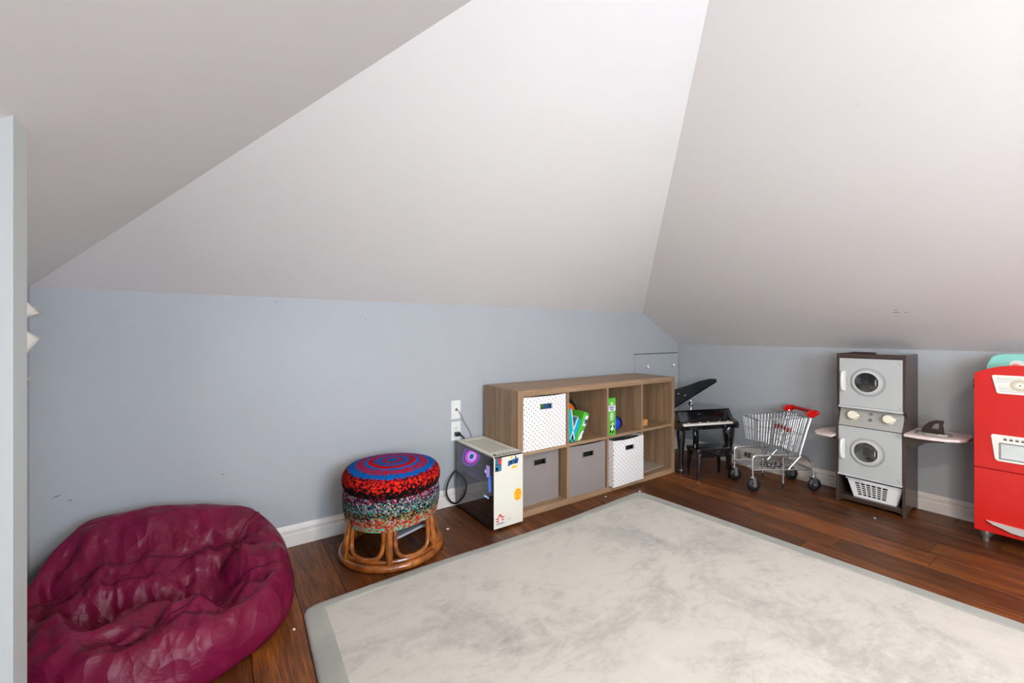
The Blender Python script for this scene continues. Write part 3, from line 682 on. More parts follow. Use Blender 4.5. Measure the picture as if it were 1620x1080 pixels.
# ------------------------------------------------------------------ bean bag
def bean_bag():
    k=NT('burgundy_nylon'); v=k.coord(); f=k.noise(v,5,3)
    k.base(k.ramp(f,[(0.3,lin((100,10,44))),(0.7,lin((118,15,56)))])); k.rough(0.40); k.b.inputs['Specular IOR Level'].default_value=0.28
    cr=k.noise(k.coord(scale=(1,1,1.4)),11,5,0.6,1.2); fine=k.noise(v,900,1)
    wv=k.coord(); nz=k.add('ShaderNodeTexNoise'); nz.inputs['Scale'].default_value=5; k.wire(wv,nz.inputs['Vector'])
    wm=k.add('ShaderNodeVectorMath',operation='MULTIPLY_ADD'); k.wire(nz.outputs['Color'],wm.inputs[0]); wm.inputs[1].default_value=(0.12,0.12,0.12); k.wire(wv,wm.inputs[2])
    hs=[]
    for sc,st in ((7.0,(1,1.7,1)),(13.0,(1.8,1,1))):
        mp=k.add('ShaderNodeMapping'); mp.inputs['Scale'].default_value=st; k.wire(wm.outputs[0],mp.inputs[0])
        vo=k.add('ShaderNodeTexVoronoi'); vo.inputs['Scale'].default_value=sc; k.wire(mp.outputs[0],vo.inputs['Vector']); hs.append(vo.outputs['Distance'])
    k.bump(k.math('ADD',k.math('ADD',k.math('MULTIPLY',hs[0],1.0),k.math('MULTIPLY',hs[1],0.45)),k.math('ADD',k.math('MULTIPLY',cr,0.25),k.math('MULTIPLY',fine,0.003))),0.6,0.028)
    cx,cy=-3.90,-0.445
    root=thing('bean_bag','crumpled burgundy bean bag slumped against the blue grey wall','bean bag',(cx,cy,0))
    def g(u,v,u0,v0,su,sv,ro=0.0):
        du,dv=u-u0,v-v0; a=du*math.cos(ro)+dv*math.sin(ro); b=-du*math.sin(ro)+dv*math.cos(ro)
        return math.exp(-(a/su)**2-(b/sv)**2)
    random.seed(21)
    folds=[]
    for i in range(46):
        folds.append((random.uniform(-0.42,0.46),random.uniform(-0.40,0.40),random.uniform(0,PI),random.uniform(0.05,0.15),random.uniform(0.012,0.03),random.choice((-1,1))*random.uniform(0.005,0.015)))
    def fold(u,v):
        s=0
        for (a,b,th,L,w,A) in folds:
            du,dv=u-a,v-b; l=du*math.cos(th)+dv*math.sin(th); d=-du*math.sin(th)+dv*math.cos(th)
            if abs(l)<L and abs(d)<w*2.2:
                s+=A*max(0,1-abs(d)/(w*2.2))*(1-(l/L)**2)
        return s
    def H(u,v):
        h=0.195
        h+=0.185*g(u,v,-0.06,0.29,0.52,0.15,-0.04)          # back roll by the wall
        h+=0.055*g(u,v,0.36,0.02,0.12,0.24)                # roll on the right
        h-=0.155*g(u,v,-0.14,-0.055,0.36,0.05,-0.14)      # deep seat crease
        h-=0.070*g(u,v,0.14,-0.10,0.14,0.07,-0.5)
        h-=0.035*g(u,v,0.16,0.02,0.10,0.12)
        h+=0.020*g(u,v,-0.20,-0.22,0.16,0.09)
        h-=0.030*g(u,v,0.22,-0.26,0.20,0.10,0.5)              # front cushion
        h-=0.030*g(u,v,0.02,-0.24,0.16,0.03,0.6)
        h-=0.02*g(u,v,0.47,0.38,0.2,0.2)
        return max(0.05,h)
    random.seed(77)
    waves=[]
    for i in range(26):
        th=random.uniform(0,PI); fq=random.uniform(3.5,7.0) if i<12 else random.uniform(8,16)
        waves.append((math.cos(th)*fq,math.sin(th)*fq,random.random(),0.16/fq if i<12 else 0.10/fq,random.uniform(0,50)))
    def crumple(x,y):
        wx=x+0.02*noise.noise(Vector((x*4,y*4,7.1))); wy=y+0.02*noise.noise(Vector((x*4,y*4,2.3))); s_=0
        for (a_,b_,ph,A,o) in waves:
            m_=noise.noise(Vector((x*3.6+o,y*3.6,o)))
            if m_<0.05: continue
            t_=(wx*a_+wy*b_+ph)%1.0
            s_+=A*min(1,(m_-0.05)*5)*(abs(2*t_-1)-0.5)
        return s_
    def env(x,y,rho):
        e=min(1,max(0,(0.97-rho)/0.22)); bk=min(1,max(0,(y-0.16)/0.10))
        return e*(1-0.93*bk)
    def rad(th):
        c,s=math.cos(th),math.sin(th)
        rx=0.468 if c>0 else 0.395; ry=0.415 if s>0 else 0.44
        n=2.3
        return (abs(c/rx)**n+abs(s/ry)**n)**(-1/n)
    bm=new_bm(); NT_=360; rows=[]
    ts=[i/110 for i in range(1,111)]
    top=bm.verts.new((0,0,H(0,0)+fold(0,0)+crumple(0,0)))
    NR=len(ts)
    for ti in ts:
        row=[]
        for kk in range(NT_):
            th=2*PI*kk/NT_; r0=rad(th)
            if ti<0.70: rho=ti/0.70*0.86; zf=1.0
            else:
                a=(ti-0.70)/0.30*R(150); rho=0.86+0.14*math.sin(min(a,R(90))) if a<R(90) else 1.0-0.10*(1-math.sin(a))*1.6
                zf=0.5+0.5*math.cos(a*1.2)
            x,y=rho*r0*math.cos(th),rho*r0*math.sin(th)
            z=H(x,y)*zf
            x2,y2=x,y
            fz=fold(x,y)*env(x,y,rho)
            if ti<0.86: z+=fz*(1 if ti<0.7 else (0.86-ti)/0.16)
            w=crumple(x,y)*env(x,y,rho)
            z=max(0.001,z+(w if zf>0.5 else 0))
            if ti>0.7: 
                b=1+0.022*noise.noise(Vector((th*4,z*9,1.0))); x2*=b; y2*=b
            row.append(bm.verts.new((max(x2,-0.405),min(y2,0.428),z)))
        rows.append(row)
    for kk in range(NT_): bm.faces.new((top,rows[0][kk],rows[0][(kk+1)%NT_]))
    for a,b in zip(rows,rows[1:]):
        for kk in range(NT_): bm.faces.new((a[kk],b[kk],b[(kk+1)%NT_],a[(kk+1)%NT_]))
    bm.faces.new(rows[-1][::-1])
    body=obj('bag',bm,k.m,root,smooth=True,ang=None)
    # piping along the panel seams, laid on the surface
    from mathutils.bvhtree import BVHTree
    bv=BVHTree.FromPolygons([v.co for v in body.data.vertices],[p.vertices for p in body.data.polygons])
    seamm=pbr('burgundy_piping',(78,10,34),0.6,spec=0.2)
    def seam(pts):
        out=[]
        for p in smooth_pts([(a,b,0) for a,b in pts],14):
            hit=bv.ray_cast(Vector((p.x,p.y,1.0)),Vector((0,0,-1)))
            if hit[0] is not None: out.append(hit[0]+Vector((0,0,0.0008)))
        if len(out)>2: obj('piping',T(out,0.0028,6),seamm,root,smooth=True)
    seam([(-0.39,0.16),(-0.28,0.27),(-0.1,0.34),(0.08,0.355),(0.26,0.335),(0.40,0.27)])
    seam([(0.40,0.27),(0.32,0.18),(0.25,0.10)])
    seam([(-0.37,0.02),(-0.22,0.10),(-0.06,0.115),(0.12,0.10),(0.25,0.10)])
    seam([(0.25,0.10),(0.27,0.0),(0.275,-0.10)])
    seam([(0.275,-0.10),(0.20,-0.20),(0.06,-0.29),(-0.1,-0.36)])
    seam([(0.275,-0.10),(0.38,-0.12),(0.42,-0.13)])
bean_bag()

# ------------------------------------------------------------------ crocheted stool on a cane base
def stool():
    SX,SY_=-2.948,-0.318
    root=thing('cane_stool','round cane stool with a crocheted red and blue cushion cover','stool',(SX,SY_,0))
    cane=NT('varnished_cane'); v=cane.coord(); f=cane.noise(v,26,4,0.65,0.5); g=cane.noise(v,7,2)
    cane.base(cane.ramp(cane.math('ADD',cane.math('MULTIPLY',f,0.6),cane.math('MULTIPLY',g,0.4)),[(0.33,lin((74,34,12))),(0.5,lin((140,76,26))),(0.66,lin((184,112,44)))])); cane.rough(0.28); cane.b.inputs['Coat Weight'].default_value=0.4
    wrap=pbr('cane_binding',(176,112,40),0.4,var=0.3,scale=60)
    RB=0.245; n=64
    def P(r,a,z): return (r*math.cos(a),r*math.sin(a),z)
    obj('base_ring',T([P(RB,2*PI*i/n,0.0187) for i in range(n)],0.0185,12,True),cane.m,root,smooth=True)
    obj('lower_ring',T([P(RB-0.006,2*PI*i/n,0.046) for i in range(n)],0.009,8,True),cane.m,root,smooth=True)
    obj('seat_ring',T([P(0.205,2*PI*i/n,0.275) for i in range(n)],0.014,10,True),cane.m,root,smooth=True)
    a0=R(-112); N=6
    for i in range(N):
        a=a0+2*PI*i/N
        leg=obj('leg',T([P(RB-0.004,a,0.03),P(0.236,a,0.1),P(0.222,a,0.19),P(0.208,a,0.28)],0.0165,10),cane.m,root,smooth=True)
        for z in (0.03,0.072):
            for q in range(3):
                obj('binding',T([P(RB-0.004-(z+0.008*q)*0.12,a,z+q*0.008)]*1+[P(RB-0.004-(z+0.008*q)*0.12-0.0004,a,z+q*0.008+0.006)],0.0178 if z>0.05 else 0.019,12),wrap,leg,smooth=True)
        # U-shaped loop between this leg and the next
        b=2*PI/N; pts=[]
        for (fr,z) in ((0.13,0.27),(0.12,0.20),(0.115,0.13),(0.15,0.085),(0.24,0.060),(0.38,0.052),(0.5,0.050),(0.62,0.052),(0.76,0.060),(0.85,0.085),(0.885,0.13),(0.88,0.20),(0.87,0.27)):
            rr=0.208+(RB-0.010-0.208)*(0.28-z)/0.25
            pts.append(P(rr,a+b*fr,z))
        obj('loop',T(smooth_pts(pts,4),0.0105,8),cane.m,root,smooth=True)
    # grey board stowed under the seat
    m=Matrix.Rotation(R(20),4,'Z')@Matrix.Rotation(R(-2),4,'X')
    obj('under_board',B(-0.12,0.12,-0.185,0.10,0.128,0.140,M=m),pbr('grey_board',(150,156,166),0.35),root,bevel=0.002,label='grey board stowed under the seat')
    # knitted covers: every stitch is a raised bump with its own yarn colour
    def knit(name,prof,nst,colour,amp,wave=None):
        bm=new_bm(); rows=[]; NA=nst*2
        CL=bm.faces.layers.float_color.new('yarn')
        for j,(r,z,s) in enumerate(prof):
            row=[]
            for i in range(NA):
                a=2*PI*i/NA; ph=(i+(j//2))%2
                hi=(1.0 if j%2 else -0.7)*(1.0 if ph else 0.25)
                am=amp*min(1,r/0.06)
                tn=slope(prof,j)
                rr=r+am*hi*tn[0]+0.004*math.sin(3*a+1)*min(1,r/0.1)
                zz=z+am*hi*tn[1]+(wave(a,s) if wave else 0)
                row.append(bm.verts.new((rr*math.cos(a),rr*math.sin(a),zz)))
            rows.append(row)
        for j,(a,b) in enumerate(zip(rows,rows[1:])):
            for i in range(NA):
                f=bm.faces.new((a[i],a[(i+1)%NA],b[(i+1)%NA],b[i])); f[CL]=cell(j//2,((i+(j//2))//2)%nst,colour,prof[j][2])
        if prof[0][0]<0.01:
            f=bm.faces.new(rows[0]); f[CL]=colour(0,0,0)
        return obj(name,bm,yarn,root,smooth=True,ang=None)
    def slope(prof,j):
        p0=prof[max(0,j-1)]; p1=prof[min(len(prof)-1,j+1)]; dr,dz=p1[0]-p0[0],p1[1]-p0[1]; L=math.hypot(dr,dz) or 1
        return (-dz/L,dr/L)
    memo={}
    def cell(r,c,colour,s):
        k_=(id(colour),r,c)
        if k_ not in memo:
            random.seed(r*7919+c*104729+3); memo[k_]=colour(s,r,c)
        return memo[k_]
    ky=NT('wool_yarn'); at=ky.add('ShaderNodeAttribute',attribute_name='yarn'); v=ky.coord(); fz=ky.noise(v,500,2,0.7)
    ky.base(ky.mix(1.0,at.outputs['Color'],ky.ramp(fz,[(0.3,(0.45,0.45,0.45,1)),(0.6,(1.1,1.1,1.1,1))]),'MULTIPLY')); ky.rough(0.95); ky.b.inputs['Specular IOR Level'].default_value=0.1; ky.bump(fz,0.5,0.002); yarn=ky.m
    def pick(bands,s,jit):
        s+=random.uniform(-jit,jit)
        for e,cs in bands:
            if s<e: return lin(random.choice(cs))
        return lin(random.choice(bands[-1][1]))
    DK=(26,14,18); WH=(176,172,166); PU=(62,46,76); MG=(150,34,74); TE=(46,120,112); GY=(118,124,134); BR=(96,66,40); TN=(160,130,80); RD=(200,48,42); MT=(110,196,160); NB=(40,50,90)
    sb=[(0.10,[DK,PU,NB,WH]),(0.28,[MG,WH,PU,MG,GY,DK]),(0.44,[WH,GY,TE,GY,PU,BR,DK]),(0.56,[TE,WH,TE,GY,BR,DK]),(0.70,[BR,BR,DK,TN,TE]),(0.82,[TN,TN,BR,WH,RD]),(0.92,[RD,RD,TN,WH]),(1.2,[MT,RD,MT,TN])]
    def side_col(s,r,c): 
        c_=pick(sb,s+0.05*math.sin(2*PI*c/64+1.0),0.07)
        return c_
    prof=[]; NZ=56
    for j in range(NZ+1):
        s=j/NZ; z=0.372-0.188*s; r=0.226+0.014*math.sin(PI*min(1,s*1.05))+0.004*s
        prof.append((r,z,s))
    prof+=[(0.224,0.186,1.0),(0.216,0.20,1.0)]
    knit('side_cover',prof,190,side_col,0.0034,lambda a,s:(-0.008*s*math.sin(2*a+0.7)))
    BL=(16,108,200); B2=(36,86,160); RE=(206,22,24); R2=(190,40,70); MO=(130,50,100); OR=(222,58,22); DR=(120,20,22)
    cb_=[(0.085,[BL,(20,96,150)]),(0.165,[R2,R2,RE,MO]),(0.235,[BL,BL,B2]),(0.25,[MO,R2]),(0.32,[BL,B2,BL,MO]),(0.415,[RE]),(0.475,[BL]),(0.635,[R2,MO,B2,R2,RE]),(0.755,[BL,BL,BL,B2]),(0.79,[DR,RE,(60,20,40)]),(0.85,[OR,RE,RE,DR,DK]),(0.885,[OR,DR,DK,RE,DK]),(1.2,[DK,DK,DK,DR])]
    def cap_col(s,r,c): return pick(cb_,s,0.012)
    prof=[(0.004,0.456,0.0)]; NRW=68
    for j in range(1,NRW+1):
        q=j/NRW; prof.append((0.004+0.206*q,0.456-0.024*q**2.2,0.74*q))
    for j in range(1,37):
        a=R(6+j*150/36); prof.append((0.206+0.040*math.sin(a),0.432-0.050+0.050*math.cos(a)-0.0003*j,0.74+0.26*j/36))
    prof.append((0.205,0.336,1.0))
    knit('cushion_cover',prof,170,cap_col,0.0028)
    # cushion under the cover so nothing is hollow
    obj('cushion',LA([(0,0.28),(0.19,0.28),(0.2,0.3),(0.2,0.41),(0.19,0.42),(0,0.43)],32),M['dark_filler'],root)
stool()

# ------------------------------------------------------------------ toy grand piano and bench in the corner
def piano():
    gb=NT('black_lacquer'); v=gb.coord(); gb.base(gb.ramp(gb.noise(v,3,2),[(0.3,(0.004,0.004,0.005,1)),(0.7,(0.008,0.008,0.009,1))])); gb.rough(0.08); gb.b.inputs['Coat Weight'].default_value=1.0; gb.b.inputs['Coat Roughness'].default_value=0.03
    chrome=pbr('chrome',(235,235,235),0.2,metal=1.0,var=0.02); M['chrome']=chrome; M['lacquer']=gb.m
    t=thing('toy_piano','black lacquered toy grand piano standing in the corner','piano',(-0.668,-0.470,0),R(-20.4))
    zt,zb=0.49,0.40          # top and keybed
    # local: x along the keys (0 to 0.5), y away from the player
    outline=[(0.0,0.06),(0.515,0.06),(0.515,0.16),(0.50,0.21),(0.45,0.25),(0.38,0.275),(0.33,0.30),(0.30,0.34),(0.26,0.375),(0.19,0.395),(0.10,0.39),(0.04,0.37),(0.0,0.33)]
    obj('case',PR(outline,'z',0.352,zt-0.008),gb.m,t,bevel=0.003)
    o2=[(x+(0.006 if x>0.2 else -0.006),y-(0.004 if y<0.1 else -0.006)) for x,y in outline]
    obj('top_board',PR(o2,'z',zt-0.008,zt),gb.m,t,bevel=0.0025)
    obj('key_bed',B(0.0,0.515,-0.03,0.062,0.345,0.378),gb.m,t,bevel=0.004)
    prof=[(-0.045,0.345),(0.07,0.345),(0.07,zt-0.010),(0.055,zt-0.012),(0.045,0.455),(0.025,0.418),(-0.005,0.404),(-0.035,0.398),(-0.047,0.385)]
    for x in (-0.022,0.487): obj('arm',PR(prof,'x',x,x+(0.034 if x>0 else 0.026)),gb.m,t,bevel=0.003)
    obj('fallboard',PR([(0.03,0.392),(0.062,0.392),(0.062,zt-0.010),(0.052,zt-0.012)],'x',0.004,0.487),gb.m,t)
    ivory=pbr('ivory_keys',(236,230,218),0.3,var=0.02)
    nk=18; kw=(0.483-0.006)/nk
    for i in range(nk): 
        x=0.006+i*kw; obj('white_key',B(x+0.0006,x+kw-0.0006,-0.026,0.034,0.379,0.394),ivory,t)
    for i in range(nk-1):
        if i%7 in (2,6): continue
        x=0.006+(i+1)*kw; obj('black_key',B(x-0.007,x+0.007,-0.002,0.036,0.392,0.401),gb.m,t,bevel=0.001)
    # maker's script on the fallboard (illegible squiggle)
    pts=[]
    for i in range(22):
        u=i/21; pts.append((0.21+0.052*u,0.047-0.0002,0.452+0.006*math.sin(i*2.1)*(1-0.3*u)+(0.004 if i<3 else 0)))
    obj('script_mark',T(pts,0.0011,5),pbr('white_script',(230,228,225),0.4),t)
    # lid, hinged along the bass side and propped open
    lid=PR([(0.0,0.06),(0.46,0.07),(0.49,0.10),(0.48,0.17),(0.42,0.235),(0.34,0.27),(0.28,0.315),(0.21,0.36),(0.08,0.36),(0.0,0.33)],'z',0.0,0.010)
    bmesh.ops.transform(lid,matrix=Matrix.Translation((-0.005,0.01,zt+0.016))@Matrix.Rotation(R(-26),4,'Y'),verts=list(lid.verts))
    L=obj('lid',lid,pbr('black_satin_lid',(8,8,9),0.3,spec=0.12),t,bevel=0.002)
    for y in (0.13,0.22):
        mm=Matrix.Translation((-0.005,0.01,zt+0.016))@Matrix.Rotation(R(-26),4,'Y')
        obj('hinge',B(0.175,0.195,y,y+0.012,0.0098,0.0125,M=mm),chrome,L,bevel=0.001)
    obj('lid_prop',T([(0.17,0.09,zt),(0.17,0.09,zt+0.028)],0.004,8),chrome,t,smooth=True)
    obj('finial',LA([(0,0.026),(0.010,0.028),(0.019,0.038),(0.020,0.048),(0.013,0.058),(0.006,0.063),(0.005,0.076),(0,0.078)],20,(0.17,0.09,zt)),chrome,t,smooth=True)
    # shaped legs
    def leg(x,y,s):
        prof=[(0.035*s,0.352),(0.040*s,0.33),(0.036*s,0.28),(0.024*s,0.16),(0.017*s,0.06),(0.015*s,0.03),(0.022*s,0.012),(0.020*s,0.0)]
        l=obj('leg',LA([(0,0.352)]+prof+[(0,0)],12,(x,y,0),sx=1.0,sy=0.8),gb.m,t,smooth=True)
        obj('caster',LA([(0,0.034),(0.018,0.034),(0.018,0.026),(0,0.026)],12,(x,y,0)),chrome,l,smooth=True)
    leg(0.012,0.0,0.95); leg(0.462,0.0,1.3); leg(0.12,0.30,0.9)
    obj('pedal_lyre',B(0.215,0.255,0.10,0.125,0.10,0.352),gb.m,t,bevel=0.003)
    # bench
    b=thing('piano_bench','small black lacquered bench in front of the toy piano','bench',(-0.535,-0.635,0),R(-22))
    obj('seat',B(-0.15,0.15,-0.075,0.075,0.205,0.235),gb.m,b,bevel=0.008)
    for y in (-0.068,0.062): obj('apron',B(-0.135,0.135,y,y+0.008,0.165,0.206),gb.m,b,bevel=0.002)
    for x in (-0.13,0.13):
        obj('apron',B(x-0.004,x+0.004,-0.06,0.062,0.165,0.206),gb.m,b,bevel=0.002)
        for y in (-0.058,0.058):
            l=obj('leg',T([(x,y,0.205),(x*1.0,y,0.15),(x*1.08,y*1.06,0.07),(x*1.06,y*1.02,0.0)],[0.018,0.017,0.012,0.010],10),gb.m,b,smooth=True)
            obj('stud',LA([(0,-0.006),(0.004,-0.004),(0.005,0)],8,(x,y-0.017,0.188),'y'),chrome,l,smooth=True)
piano()

# ------------------------------------------------------------------ toy shopping cart
def cart():
    ch=pbr('zinc_plated_wire',(208,210,210),0.26,metal=0.92,var=0.03); rd=pbr('red_plastic',(196,16,12),0.35,var=0.04); rub=pbr('black_rubber',(20,20,21),0.5)
    t=thing('shopping_cart','chrome toy shopping cart with a red handle and black wheels','cart',(-0.600,-0.985,0),R(-32.85))
    Wd=0.234
    def rod(name,pts,r=0.006,sm=0,p=None): return obj(name,T(smooth_pts(pts,sm) if sm else pts,r,8),ch,p or t,smooth=True)
    for s,y in ((0,0.0),(1,Wd)):
        # side tube: up from the front caster, back under the basket, down to the frame and foot
        rod('front_tube',[(0.015,y,0.095),(0.015,y,0.232),(0.020,y,0.246),(0.034,y,0.252),(0.20,y,0.252),(0.222,y,0.247),(0.234,y,0.232),(0.234,y,0.042)],0.0062)
        obj('foot_cap',LA([(0,0.02),(0.007,0.02),(0.007,0.055),(0,0.055)],10,(0.234,y,0)),rub,t,smooth=True)
        rod('lower_rail',[(0.015,y,0.152),(0.44,y,0.152)],0.0058)
        rod('rear_tube',[(0.452,y,0.095),(0.450,y,0.152),(0.436,y,0.195),(0.405,y,0.235),(0.37,y,0.252),(0.10,y,0.256)],0.0062)
        rod('brace',[(0.27,y,0.152),(0.365,y,0.255)],0.0045)
        rod('upright',[(0.352,y,0.252),(0.44,y,0.535)],0.0082)
        for x in (0.015,0.452):
            w=obj('caster',LA([(0,0.092),(0.017,0.092),(0.020,0.098),(0.012,0.104),(0,0.104)],14,(x,y,0)),ch,t,smooth=True)
            ax='y' if x>0.1 else 'y'
            wh=obj('wheel',LA([(0,-0.016),(0.030,-0.016),(0.040,-0.012),(0.046,-0.004),(0.046,0.004),(0.040,0.012),(0.030,0.016),(0,0.016)],24,(x+0.008,y,0.046),ax),rub,t,smooth=True)
            obj('hub',LA([(0,-0.0185),(0.012,-0.018),(0.014,-0.016),(0.014,0.016),(0.012,0.018),(0,0.0185)],16,(x+0.008,y,0.046),ax),ch,wh,smooth=True)
            fk=new_bm()
            for dy in (-0.020,0.018): prism(fk,[(x-0.012,0.096),(x+0.014,0.096),(x+0.018,0.046),(x+0.010,0.036),(x,0.042)],'y',y+dy,y+dy+0.0025)
            obj('fork',fk,ch,w)
    rod('front_bar',[(0.015,0,0.152),(0.015,Wd,0.152)],0.0058); rod('rear_bar',[(0.44,0,0.152),(0.44,Wd,0.152)],0.0058); rod('mid_bar',[(0.234,0,0.152),(0.234,Wd,0.152)],0.005)
    for i in range(1,5): rod('rack_wire',[(0.015,Wd*i/5,0.152),(0.44,Wd*i/5,0.152)],0.0022)
    # basket corners (front is the narrow low end)
    TF,TRr,BF,BR=(0.075,0.497),(0.428,0.522),(0.085,0.325),(0.362,0.256)
    def side_pt(s,v,y):        # s 0 front..1 rear, v 0 bottom..1 top
        x=(BF[0]*(1-s)+BR[0]*s)*(1-v)+(TF[0]*(1-s)+TRr[0]*s)*v; z=(BF[1]*(1-s)+BR[1]*s)*(1-v)+(TF[1]*(1-s)+TRr[1]*s)*v
        yy=y+(0.022*(1-v)+0.012*(1-s))*(1 if y<0.1 else -1)
        return (x,yy,z)
    for y in (0.0,Wd):
        bm=new_bm()
        for i in range(0,15):
            s=i/14; tube(bm,[side_pt(s,0,y),side_pt(s,1,y)],0.0018,6)
        for v in (0.0,0.52): tube(bm,[side_pt(0,v,y),side_pt(1,v,y)],0.0024,5)
        obj('basket_side',bm,ch,t,smooth=True)
        rod('rim',[side_pt(0,1,y),side_pt(1,1,y)],0.0045)
    def cross(s,name,n):
        bm=new_bm(); a0,a1=Vector(side_pt(s,0,0)),Vector(side_pt(s,1,0)); b0,b1=Vector(side_pt(s,0,Wd)),Vector(side_pt(s,1,Wd))
        for i in range(n+1): tube(bm,[a0.lerp(b0,i/n),a1.lerp(b1,i/n)],0.0018,6)
        for v in (0,0.52): tube(bm,[a0.lerp(a1,v),b0.lerp(b1,v)],0.0024,5)
        obj(name,bm,ch,t,smooth=True); rod('rim',[a1,b1],0.0045)
    cross(0,'basket_front',9); cross(1,'basket_gate',10)
    bm=new_bm()
    for i in range(9):
        f=i/8; tube(bm,[Vector(side_pt(0,0,0)).lerp(Vector(side_pt(0,0,Wd)),f),Vector(side_pt(1,0,0)).lerp(Vector(side_pt(1,0,Wd)),f)],0.0018,5)
    for i in range(8):
        f=i/7; tube(bm,[side_pt(f,0,0),side_pt(f,0,Wd)],0.0018,5)
    obj('basket_floor',bm,ch,t,smooth=True)
    # folding child seat with a red flap
    bm=new_bm(); A=Vector((0.265,0.03,0.535)); A2=Vector((0.265,Wd-0.03,0.535)); C=Vector((0.33,0.035,0.30)); C2=Vector((0.33,Wd-0.035,0.30))
    for i in range(7): tube(bm,[A.lerp(A2,i/6),C.lerp(C2,i/6)],0.0018,5)
    tube(bm,[A,A2],0.0038,6); tube(bm,[C,C2],0.0024,5); tube(bm,[A,(0.40,0.02,0.525)],0.0028,5); tube(bm,[A2,(0.40,Wd-0.02,0.525)],0.0028,5)
    obj('child_seat',bm,ch,t,smooth=True)
    fl=PR([(0.03,0.44),(Wd-0.03,0.44),(Wd-0.03,0.405),(Wd-0.06,0.402),(Wd-0.075,0.418),(0.095,0.418),(0.08,0.402),(0.03,0.405)],'x',0.305,0.312)
    obj('seat_flap',fl,rd,t,bevel=0.002)
    # handle
    for y0 in (-0.012,Wd-0.004):
        obj('handle_bracket',PR([(0.388,0.545),(0.425,0.572),(0.468,0.573),(0.492,0.562),(0.490,0.543),(0.468,0.532),(0.435,0.515)],'y',y0,y0+0.016),rd,t,bevel=0.003)
    obj('handle_bar',T([(0.468,0,0.556),(0.468,Wd,0.556)],0.0125,14),rd,t,smooth=True)
    obj('rivet',LA([(0,-0.0035),(0.005,-0.002),(0.005,0)],10,(0.474,-0.012,0.553),'y'),ch,t,smooth=True)
cart()

# ------------------------------------------------------------------ whitewashed wooden sign behind the cart
def sign():
    k=NT('whitewashed_board'); v=k.coord(scale=(2,14,14)); f=k.noise(v,3,5,0.7); s=k.noise(k.coord(),9,4,0.7,1.0)
    col=k.ramp(f,[(0.35,lin((150,138,124))),(0.5,lin((206,200,190))),(0.7,lin((222,217,208)))])
    col=k.mix(k.ramp(s,[(0.52,(0,0,0,1)),(0.66,(0.8,0.8,0.8,1))]),col,lin((140,118,100)))
    k.base(col); k.rough(0.8); k.bump(f,0.3,0.001)
    t=thing('wooden_sign','whitewashed board sign with black lettering behind the shopping cart','sign',(-0.048,-0.44,0),R(-90)); t.rotation_euler=(R(-6),0,R(-90))
    t.rotation_mode='XYZ'
    obj('board',B(0,0.74,0,0.014,0.0,0.082),k.m,t,bevel=0.002)
    obj('board',B(0.004,0.72,0.001,0.013,0.084,0.162),k.m,t,bevel=0.002)
    ink=pbr('black_ink',(16,15,16),0.7)
    def wr(s_,size,x,z,sh=0.0,bold=0.0): obj('lettering',text_bm(s_,size,face_M(x,-0.0004,z),0.0003,sh,bold),ink,t)
    wr('M',0.060,0.112,0.092,0.15,0.0016); wr('RE',0.050,0.245,0.096,0.0,0.002); wr('uttH',0.085,0.425,0.062,0.2,0.0022)
sign()

